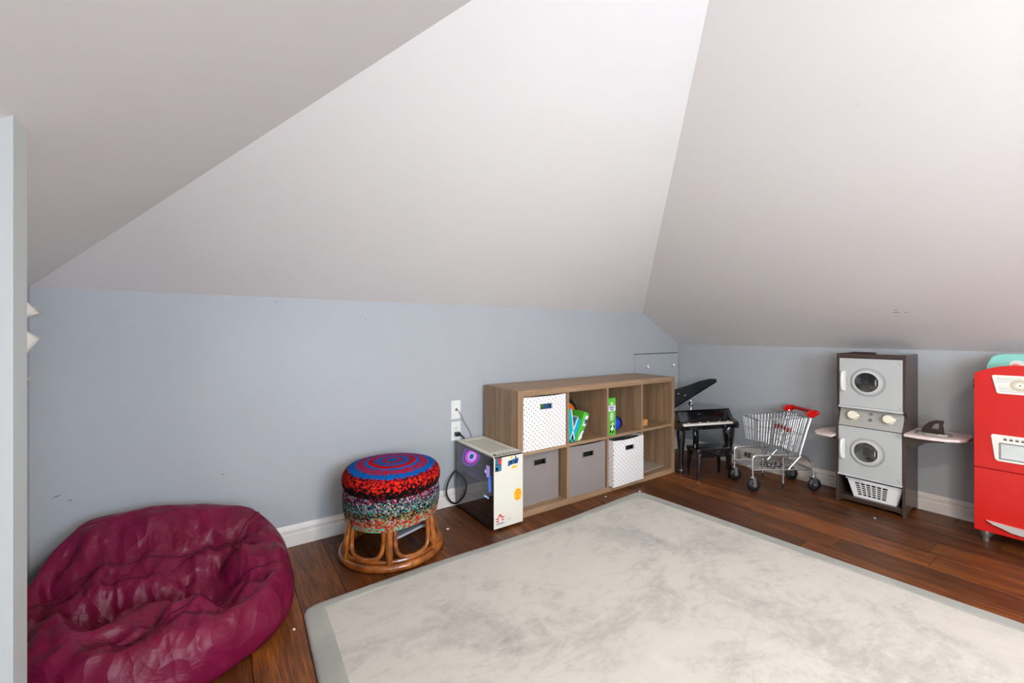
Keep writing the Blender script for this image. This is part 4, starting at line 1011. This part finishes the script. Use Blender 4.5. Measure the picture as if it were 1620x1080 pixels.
# ------------------------------------------------------------------ toy washer and dryer tower
def laundry():
    brown=pbr('dark_brown_laminate',(70,56,50),0.32,var=0.06,scale=3); grey=pbr('silver_grey_paint',(186,189,187),0.38,var=0.015)
    sill=pbr('pale_grey_edge',(200,203,201),0.4); ctrl=pbr('control_grey',(166,163,157),0.5,var=0.03); cream=pbr('cream_knob',(236,228,206),0.35,var=0.03)
    t=thing('toy_laundry_center','toy washer and dryer tower with two round windows and dark brown sides','toy',(-0.288,-1.386,0),R(-90))
    w=0.352; th=0.016; d=0.262; h=0.985
    prof=[(0.016,h),(0.016,0.645),(0.020,0.632),(0.040,0.612),(0.044,0.596),(0.036,0.572),(0.010,0.535),(0.0,0.515),(0.0,0.0),(0.022,0.0),(0.045,0.022),(0.085,0.034),(d-0.085,0.034),(d-0.045,0.022),(d-0.03,0.0),(d,0.0),(d,h)]
    for x in (0,w-th): 
        o=obj('side_panel',PR(prof,'x',x,x+th),brown,t,bevel=0.0015)
        for (y,z) in ((0.06,0.955),(0.19,0.96),(0.05,0.66),(0.2,0.66),(0.2,0.30),(0.2,0.06)):
            xx=x+(th if x>0.1 else 0)
            obj('bolt',LA([(0,-0.0012),(0.005,-0.0012),(0.005,0.0012),(0,0.0012)],10,(xx,y,z),'x'),pbr('bolt_dark',(40,36,34),0.4) if False else M['black'],o)
    obj('back_panel',B(th,w-th,d-0.006,d,0.04,h-0.01),brown,t)
    obj('top_rail',B(th,w-th,0.016,0.034,0.958,h-0.004),brown,t,bevel=0.001)
    obj('top_board',B(th,w-th,0.034,d-0.006,0.946,0.958),brown,t)
    obj('top_stop',B(th,w*0.42,d-0.03,d-0.008,0.958,h+0.004),brown,t,bevel=0.001)
    for z in (0.625,0.178,0.505): obj('inner_shelf',B(th,w-th,0.05,d-0.006,z-0.012,z),brown,t)
    obj('bottom_shelf',B(th,w-th,0.004,d-0.006,0.036,0.050),brown,t,bevel=0.001)
    obj('toe_rail',PR([(th,0.036),(w-th,0.036),(w-th,0.010),(w-th-0.02,0.022),(th+0.02,0.022),(th,0.010)],'y',0.012,0.024),brown,t)
    # slanted control panel
    obj('control_panel',PR([(0.044,0.625),(0.050,0.625),(0.012,0.512),(0.004,0.512)],'x',th,w-th),ctrl,t)
    sl=math.atan2(0.040,0.113)
    Mp=Matrix.Translation((0,0.026,0.574))@Matrix.Rotation(-sl,4,'X')      # y axis into the panel
    def onp(bm): bmesh.ops.transform(bm,matrix=Mp,verts=list(bm.verts)); return bm
    for x in (0.088,0.268):
        kn=obj('knob',onp(LA([(0,-0.030),(0.024,-0.029),(0.027,-0.025),(0.028,-0.004),(0.030,-0.001),(0.030,0.001)],28,(x,0,0.004),'y')),cream,t,smooth=True)
        obj('pointer',onp(B(x+0.018,x+0.036,-0.026,-0.004,-0.006,0.012)),cream,kn,bevel=0.003)
        tk=new_bm()
        for a in range(0,360,45): 
            if a in (270,): continue
            cx_,cz_=x+0.043*math.cos(R(a)),0.004+0.036*math.sin(R(a)); box(tk,cx_-0.0015,cx_+0.0015,-0.003,-0.0015,cz_-0.0015,cz_+0.0015)
        obj('dial_marks',onp(tk),M['black'],t)
    obj('ring_mark',onp(LA([(0.007,-0.0035),(0.010,-0.0035),(0.010,-0.001),(0.007,-0.001)],20,(0.178,0,-0.012),'y')),pbr('mark_grey',(110,108,104),0.5),t)
    obj('ring_mark',onp(LA([(0.006,-0.0035),(0.009,-0.0035),(0.009,-0.001),(0.006,-0.001)],20,(0.178,0,0.026),'y')),pbr('mark_grey2',(120,118,114),0.5),t)
    glassd=NT('dark_drum_window'); glassd.base((0.012,0.012,0.013,1)); glassd.rough(0.12); glassd.b.inputs['Coat Weight'].default_value=1.0
    vg=glassd.coord(); f=glassd.noise(vg,9,3,0.6,0.6); glassd.base(glassd.ramp(f,[(0.42,(0.012,0.012,0.013,1)),(0.5,(0.06,0.06,0.058,1)),(0.62,(0.13,0.13,0.125,1))]))
    def door(z0,z1,yf):
        D=obj('door',B(th+0.001,w-th-0.001,yf,yf+0.012,z0,z1),grey,t,bevel=0.0015)
        obj('sill',B(th-0.002,w-th+0.002,yf-0.008,yf+0.012,z0-0.014,z0-0.001),sill,t,bevel=0.002)
        cx,cz=0.163,(z0+z1)/2+0.005
        def ring(name,r0,r1,y0,y1,m,sx=0): 
            bm=new_bm(); ring_plate(bm,ellipse(cx+sx,cz,r1,r1,40),ellipse(cx+sx*0.5,cz,r0,r0,40),'y',yf-y1,yf-y0); return obj(name,bm,m,D,bevel=0)
        ring('outer_trim',0.076,0.090,0.0,0.003,pbr('ring_grey',(158,160,158),0.4),0.006); ring('trim',0.066,0.081,0.003,0.007,grey,0.003); ring('rim',0.062,0.073,0.007,0.012,sill)
        obj('window',LA([(0,-0.004),(0.03,-0.0035),(0.063,-0.001),(0.063,0.002),(0,0.002)],36,(cx,yf,cz),'y'),glassd.m,D,smooth=True)
        # silver grip seen inside the round window
        pts=[(cx+0.045*1.38*math.cos(a),cz+0.045*1.38*math.sin(a)) for a in [R(-36+72*i/10) for i in range(11)]]
        pts+=[(cx+0.066+0.022*math.cos(a),cz+0.036*math.sin(a)) for a in [R(110+140*i/10) for i in range(11)]]
        obj('grip',PR(pts,'y',yf-0.010,yf-0.003),pbr('silver_grip',(214,212,208),0.3,metal=0.2),D,smooth=True,ang=40)
        obj('catch',B(cx-0.104,cx-0.088,yf-0.003,yf,cz-0.034,cz+0.034),grey,D,bevel=0.001)
        # bar handle standing off the door
        hx=0.040
        hb=obj('handle',T(smooth_pts([(hx,yf+0.002,cz-0.058),(hx,yf-0.022,cz-0.052),(hx,yf-0.030,cz),(hx,yf-0.022,cz+0.052),(hx,yf+0.002,cz+0.058)],6),0.009,10),M['white'],D,smooth=True)
        obj('backplate',B(hx-0.012,hx+0.012,yf-0.003,yf,cz-0.064,cz+0.064),M['white'],D,bevel=0.001)
        for zz in (z0+0.02,z1-0.02):
            for dx,dz in ((0,0.006),(0.007,-0.006)):
                obj('screw',LA([(0,-0.0022),(0.0028,-0.0016),(0.003,0)],8,(w-th-0.020+dx,yf,zz+dz),'y'),M['chrome'],D,smooth=True)
    door(0.643,0.954,0.010); door(0.198,0.508,-0.004)
    # ironing boards on both sides
    bc=pbr('pinkish_white_board',(226,209,204),0.55,var=0.02)
    zr=0.520
    right=[(w+0.001,-0.05),(w+0.06,-0.058),(w+0.12,-0.054),(w+0.18,-0.034),(w+0.225,0.006),(w+0.248,0.06),(w+0.254,0.12),(w+0.250,0.19),(w+0.24,0.25),(w+0.001,0.258)]
    obj('ironing_board',PR(right,'z',zr-0.016,zr),bc,t,bevel=0.003)
    brk=[(w,zr-0.016),(w+0.17,zr-0.016),(w+0.165,zr-0.03),(w+0.12,zr-0.034),(w+0.085,zr-0.045),(w+0.06,zr-0.07),(w+0.04,zr-0.078),(w,zr-0.078)]
    obj('bracket',PR(brk,'y',0.10,0.114),brown,t,bevel=0.001); obj('bracket',PR(brk,'y',0.0,0.014),brown,t,bevel=0.001)
    zl=0.446
    left=[(-0.001,-0.07),(-0.05,-0.062),(-0.10,-0.045),(-0.118,-0.02),(-0.124,0.04),(-0.122,0.12),(-0.112,0.20),(-0.09,0.25),(-0.001,0.258)]
    obj('ironing_board',PR(left,'z',zl-0.016,zl),bc,t,bevel=0.003)
    obj('bracket',PR([(0,zl-0.016),(-0.09,zl-0.016),(-0.05,zl-0.026),(-0.02,zl-0.045),(0,zl-0.06)],'y',0.05,0.064),brown,t,bevel=0.001)
    # toy iron
    ir=thing('toy_iron','dark toy iron with a metal sole plate on the ironing board','toy',(-0.225,-1.853,zr),R(-90))
    sole=[(0.075,0.004),(0.06,0.032),(0.025,0.052),(-0.03,0.058),(-0.07,0.046),(-0.082,0.0),(-0.07,-0.046),(-0.03,-0.058),(0.025,-0.05),(0.06,-0.028)]
    obj('sole_plate',PR(sole,'z',0,0.014),pbr('brushed_steel',(168,164,156),0.25,metal=0.7,var=0.05),ir,bevel=0.003)
    dkb=pbr('espresso_wood',(46,30,26),0.35,var=0.1)
    out=[(-0.056,0.014),(-0.052,0.034),(-0.040,0.056),(-0.020,0.076),(0.004,0.087),(0.034,0.088),(0.036,0.080),(0.032,0.062),(0.034,0.044),(0.038,0.014)]
    inn=[(-0.018,0.034),(-0.016,0.040),(-0.010,0.050),(-0.002,0.062),(0.006,0.070),(0.018,0.071),(0.020,0.066),(0.019,0.054),(0.019,0.044),(0.020,0.034)]
    bm=new_bm(); ring_plate(bm,out,inn,'y',-0.016,0.016); obj('handle',bm,dkb,ir,bevel=0.002)
    # laundry basket on the bottom shelf
    lb=thing('laundry_basket','small white plastic laundry basket under the toy washer','basket',(-0.268,-1.386-0.196,0.050),R(-90))
    pl=M['white']; bw,tw,bd,td,bh=0.215,0.282,0.13,0.17,0.118
    def lp(fx,v): return (fx*(bw*(1-v)+tw*v)/2, 0.012*(1-v)+0.0*v, bh*v)
    bm=new_bm()
    # slotted front: uprights and bars form a 6 x 6 grid of real openings
    def fr_quad(x0,x1,v0,v1):
        a,b,c_,d_=lp(x0,v0),lp(x1,v0),lp(x1,v1),lp(x0,v1)
        A=[bm.verts.new(p) for p in (a,b,c_,d_)]; Bq=[bm.verts.new((p[0],p[1]+0.004,p[2])) for p in (a,b,c_,d_)]
        bm.faces.new(A); bm.faces.new(Bq[::-1])
        for i in range(4): bm.faces.new((A[i],A[(i+1)%4],Bq[(i+1)%4],Bq[i]))
    gx0,gx1,gv0,gv1=-0.74,0.50,0.14,0.82; nc,nr=6,6; cwx=(gx1-gx0)/nc; rh=(gv1-gv0)/nr
    fr_quad(-1,gx0,0,1); fr_quad(gx1,1,0,1); fr_quad(gx0,gx1,0,gv0); fr_quad(gx0,gx1,gv1,1)
    for i in range(1,nc): x=gx0+i*cwx; fr_quad(x-0.026,x+0.026,gv0,gv1)
    for j in range(1,nr): v=gv0+j*rh; fr_quad(gx0,gx1,v-0.020,v+0.020)
    obj('front',bm,pl,lb)
    bm=new_bm()
    for s in (-1,1):
        cs=[(s*bw/2,0.012,0),(s*bw/2,0.012+bd,0),(s*tw/2,td,bh),(s*tw/2,0,bh)]
        A=[bm.verts.new(p) for p in cs]; Bq=[bm.verts.new((p[0]-s*0.004,p[1],p[2])) for p in cs]
        bm.faces.new(A); bm.faces.new(Bq[::-1])
        for i in range(4): bm.faces.new((A[i],A[(i+1)%4],Bq[(i+1)%4],Bq[i]))
    cs=[(-bw/2,0.012+bd,0),(bw/2,0.012+bd,0),(tw/2,td,bh),(-tw/2,td,bh)]
    A=[bm.verts.new(p) for p in cs]; Bq=[bm.verts.new((p[0],p[1]-0.004,p[2])) for p in cs]; bm.faces.new(A); bm.faces.new(Bq[::-1])
    for i in range(4): bm.faces.new((A[i],A[(i+1)%4],Bq[(i+1)%4],Bq[i]))
    obj('walls',bm,pl,lb)
    dark_slab=B(-tw/2+0.006,tw/2-0.006,0.012,td-0.006,bh-0.03,bh-0.012)
    obj('dark_filler',dark_slab,M['dark_filler'],lb,bevel=0.004); obj('dark_filler',B(-bw/2+0.004,bw/2-0.004,0.022,0.030,0.006,bh-0.03),M['dark_filler'],lb)  # dark slab and sheet added inside the basket so its slots look shaded
    obj('base',B(-bw/2,bw/2,0.012,0.012+bd,0,0.004),pl,lb)
    hs=new_bm()
    for i in range(5):
        for j in range(5):
            v=0.2+0.13*j; y0=0.03+0.026*i; x=(bw*(1-v)+tw*v)/2
            box(hs,x-0.003,x+0.0006,y0,y0+0.014,bh*v,bh*v+0.007)
    obj('side_slots',hs,M['black'],lb)
    bm=new_bm(); pts=[(-tw/2-0.006,-0.006,bh),(tw/2+0.006,-0.006,bh),(tw/2+0.006,td+0.006,bh),(-tw/2-0.006,td+0.006,bh)]
    ring_plate(bm,[(p[0],p[1]) for p in pts],[(-tw/2+0.003,0.003),(tw/2-0.003,0.003),(tw/2-0.003,td-0.003),(-tw/2+0.003,td-0.003)],'z',bh-0.005,bh+0.002)
    obj('rim',bm,pl,lb,bevel=0.001)
    obj('carry_lip',PR([(-0.07,bh-0.003),(0.07,bh-0.003),(0.055,bh-0.016),(-0.055,bh-0.016)],'y',-0.010,-0.004),pl,lb,bevel=0.002)
laundry()

# ------------------------------------------------------------------ red toy oven
def oven():
    rd=NT('red_gloss_paint'); v=rd.coord(); f=rd.noise(v,2.5,3); rd.base(rd.ramp(f,[(0.3,lin((196,24,20))),(0.7,lin((208,34,28)))])); rd.rough(0.32)
    t=thing('toy_oven','red retro toy oven cabinet with white panels at the picture edge','toy',(-0.33,-2.025,0),R(-90))
    w,d=0.33,0.27; sil=pbr('silver_metal',(170,168,164),0.28,metal=0.8); wh=pbr('cream_white_panel',(232,229,220),0.4,var=0.02)
    zs=0.400; zb=0.064
    arch=[(0,zs+0.003),(w,zs+0.003),(w,0.902)]+[(w-w*i/14,0.902+0.050*(1-abs(2*i/14-1)**2.2)) for i in range(1,14)]+[(0,0.902)]
    up=obj('upper_door',PR(arch,'y',0.0,0.014),rd.m,t,bevel=0.0015)
    lo=obj('lower_door',B(0,w,0.0,0.014,zb,zs-0.003),rd.m,t,bevel=0.002)
    obj('body',B(0.003,w-0.003,0.014,d,zb,0.895),rd.m,t,bevel=0.002)
    obj('top_board',B(0.0,w,0.014,d,0.895,0.907),rd.m,t,bevel=0.002)
    for x in (0.038,w-0.038):
        for y in (0.04,d-0.04): obj('foot',LA([(0,0.066),(0.022,0.066),(0.024,0.055),(0.021,0.035),(0.013,0.018),(0.014,0.008),(0.012,0),(0,0)],20,(x,y,0)),sil,t,smooth=True)
    # clock panel
    cx=w/2-0.004
    def trap(x0,x1,z0,z1,inn): return [(cx-x1,z1),(cx+x1,z1),(cx+x0,z0),(cx-x0,z0)]
    p=obj('clock_panel',PR([(cx-0.097,0.894),(cx-0.090,0.899),(cx+0.090,0.899),(cx+0.097,0.894),(cx+0.080,0.808),(cx+0.074,0.803),(cx-0.074,0.803),(cx-0.080,0.808)],'y',-0.006,0.0),wh,up,bevel=0.0015)
    gr=pbr('grey_line',(150,148,144),0.5)
    for z in (0.884,0.876,0.866,0.834,0.826,0.816):
        k_=(z-0.803)/0.096; x1=0.068+0.016*k_
        ln=new_bm(); x2=0.036 if 0.83<z<0.87 else 0.0
        for s in (-1,1): box(ln,min(s*x1,s*x2)+cx,max(s*x1,s*x2)+cx,-0.0066,-0.0058,z-0.0008,z+0.0008)
        obj('panel_line',ln,gr,up)
    dial=pbr('dial_beige',(214,204,178),0.5,var=0.04)
    dl=obj('clock_dial',PR(ellipse(cx,0.850,0.036,0.030,32),'y',-0.0072,-0.005),dial,up)
    bm=new_bm(); ring_plate(bm,ellipse(cx,0.850,0.031,0.026,32),ellipse(cx,0.850,0.029,0.024,32),'y',-0.0078,-0.007); obj('dial_ring',bm,gr,up)
    bm=new_bm()
    for i in range(12): 
        a=2*PI*i/12; x,z=cx+0.024*math.cos(a),0.85+0.020*math.sin(a); box(bm,x-0.0012,x+0.0012,-0.0078,-0.007,z-0.0018,z+0.0018)
    obj('dial_numerals',bm,gr,up); obj('dial_face',PR(ellipse(cx,0.850,0.016,0.013,24),'y',-0.0076,-0.007),wh,up)
    obj('dial_center',LA([(0,-0.011),(0.003,-0.010),(0.003,-0.006)],10,(cx,0,0.85),'y'),M['black'],up)
    # window panel
    P_=[(cx-0.100,0.580),(cx-0.094,0.588),(cx+0.094,0.588),(cx+0.100,0.580),(cx+0.086,0.460),(cx+0.076,0.450),(cx-0.076,0.450),(cx-0.086,0.460)]
    obj('window_panel',PR(P_,'y',-0.006,0.0),wh,up,bevel=0.0015)
    bm=new_bm(); ring_plate(bm,[(cx-0.070,0.462),(cx+0.070,0.462),(cx+0.070,0.548),(cx-0.070,0.548)],[(cx-0.064,0.468),(cx+0.064,0.468),(cx+0.064,0.543),(cx-0.064,0.543)],'y',-0.009,-0.005); obj('window_frame',bm,sil,up)
    obj('window',B(cx-0.064,cx+0.064,-0.0065,-0.005,0.468,0.543),pbr('pale_window',(206,212,208),0.15),up)
    for i in range(6): 
        x=cx-0.050+i*0.020
        obj('vent_slot',B(x-0.006,x+0.006,-0.0068,-0.0055,0.562,0.568),M['black'],up); obj('vent_lip',B(x-0.006,x+0.006,-0.0075,-0.0055,0.570,0.574),sil,up)
    hd=[(0.045,0.128),(0.056,0.124),(w/2,0.122),(w-0.056,0.124),(w-0.045,0.128),(w-0.07,0.112),(w-0.10,0.106),(w-0.13,0.092),(w/2,0.088),(0.13,0.092),(0.10,0.106),(0.07,0.112)]
    obj('handle',PR(hd,'y',-0.016,0.0),pbr('pale_metal_handle',(206,204,198),0.3,metal=0.3),lo,bevel=0.002)
    for z,o in ((0.845,up),(0.828,up),(0.455,up),(0.440,up),(0.365,lo),(0.350,lo),(0.155,lo),(0.140,lo)):
        obj('screw',LA([(0,-0.0016),(0.0026,-0.0012),(0.003,0)],8,(0.020,0,z),'y'),pbr('screw_red',(140,20,16),0.4) if False else rd.m,o,smooth=True)
    for z in (0.86,0.835): obj('hinge',B(-0.003,0.0,0.0,0.012,z-0.01,z+0.01),M['black'],t)
    # teal rounded toy on top
    tl=pbr('mint_plastic',(140,214,200),0.35,var=0.02)
    tt=thing('toy_tray','mint green rounded toy standing on top of the red toy oven','toy',(-0.17,-2.025,0.907),R(-90))
    sh_=[(0.020,0.0),(0.026,0.030),(0.036,0.066),(0.044,0.082),(0.060,0.092),(0.10,0.099),(0.15,0.099),(0.20,0.094),(0.225,0.084),(0.235,0.066),(0.245,0.0)]
    obj('shell',PR(sh_,'y',0.0,0.045),tl,tt,bevel=0.006)
    obj('badge',PR(ellipse(0.135,0.045,0.026,0.020,20),'y',-0.002,0.001),M['white'],tt); obj('badge_print',PR(ellipse(0.130,0.037,0.014,0.010,16),'y',-0.003,0.0),pbr('salmon_print',(232,140,110),0.5),tt)
oven()

# ------------------------------------------------------------------ pillows on a low cabinet behind the partition
cab=thing('low_cabinet','white cabinet hidden behind the partition wall','cabinet',(-4.305,-1.275,0))
obj('body',B(0,0.16,0,0.36,0.0,0.94),M['white'],cab,bevel=0.003)
obj('top',B(0,0.165,0,0.365,0.94,0.955),M['white'],cab,bevel=0.002)
obj('door',B(0.16,0.166,0.01,0.35,0.03,0.93),M['white'],cab,bevel=0.001)
pm=pbr('white_pillow_cotton',(226,222,216),0.9,var=0.04,bump=0.2,bscale=200)
pz=0.957
for i,(hgt,tipx,yaw,tf,lab) in enumerate(((0.075,-4.062,4,0.62,'lowest white pillow tip poking past the partition'),(0.108,-4.056,-3,0.64,'middle white pillow corner poking past the partition'),(0.075,-4.046,2,0.32,'topmost white pillow corner poking past the partition'))):
    bm=new_bm(); n=18; a=0.125
    up_=[];dn=[]
    for j in range(n+1):
        ru=[];rd_=[]
        for i2 in range(n+1):
            u=2*i2/n-1; v=2*j/n-1
            pin=1-0.16*((1-u*u)*v*v+(1-v*v)*u*u)
            th_=hgt/2*((1-u**4)*(1-v**4))**0.42
            x,y=u*a*pin,v*a*1.25*pin
            ru.append(bm.verts.new((x,y,hgt*tf+th_*2*(1-tf)))); rd_.append(bm.verts.new((x,y,hgt*tf-th_*2*tf)))
        up_.append(ru); dn.append(rd_)
    for j in range(n):
        for i2 in range(n):
            bm.faces.new((up_[j][i2],up_[j][i2+1],up_[j+1][i2+1],up_[j+1][i2])); bm.faces.new((dn[j][i2],dn[j+1][i2],dn[j+1][i2+1],dn[j][i2+1]))
    bmesh.ops.remove_doubles(bm,verts=list(bm.verts),dist=0.0002)
    o=tag(obj('pillow',bm,pm,None,smooth=True,ang=None),lab,'pillow','white pillows piled behind the partition')
    o.location=(tipx-a-0.002,-1.11,pz); o.rotation_euler=(0,0,R(yaw)); pz+=hgt*1.01

# ------------------------------------------------------------------ crumbs of paper on the floor
cm_=pbr('paper_white',(232,228,220),0.8)
for x,y,s,lab in ((-2.62,-0.30,0.011,'white paper scrap on the floor between the stool and the computer'),(-1.25,-0.545,0.010,'white crumb on the floor by the far corner of the rug'),(-0.43,-1.63,0.008,'white crumb on the floor in front of the toy washer'),(-3.46,-0.72,0.006,'white crumb on the floor between the bean bag and the rug'),(-1.52,-0.475,0.007,'white crumb on the floor under the front edge of the cube shelf')):
    bm=new_bm(); random.seed(int(s*1e4)+int(-x*100))
    pts=[(s*(0.6+0.5*random.random())*math.cos(2*PI*i/6),s*(0.5+0.5*random.random())*math.sin(2*PI*i/6)) for i in range(6)]
    prism(bm,pts,'z',0.0,0.003); bm.verts.ensure_lookup_table()
    for vv in bm.verts:
        if vv.co.z>0.001: vv.co.z+=random.uniform(0,0.003)
    o=tag(obj('paper_crumb',bm,cm_),lab,'crumb','crumbs on the floor'); o.location=(x,y,0.0005)
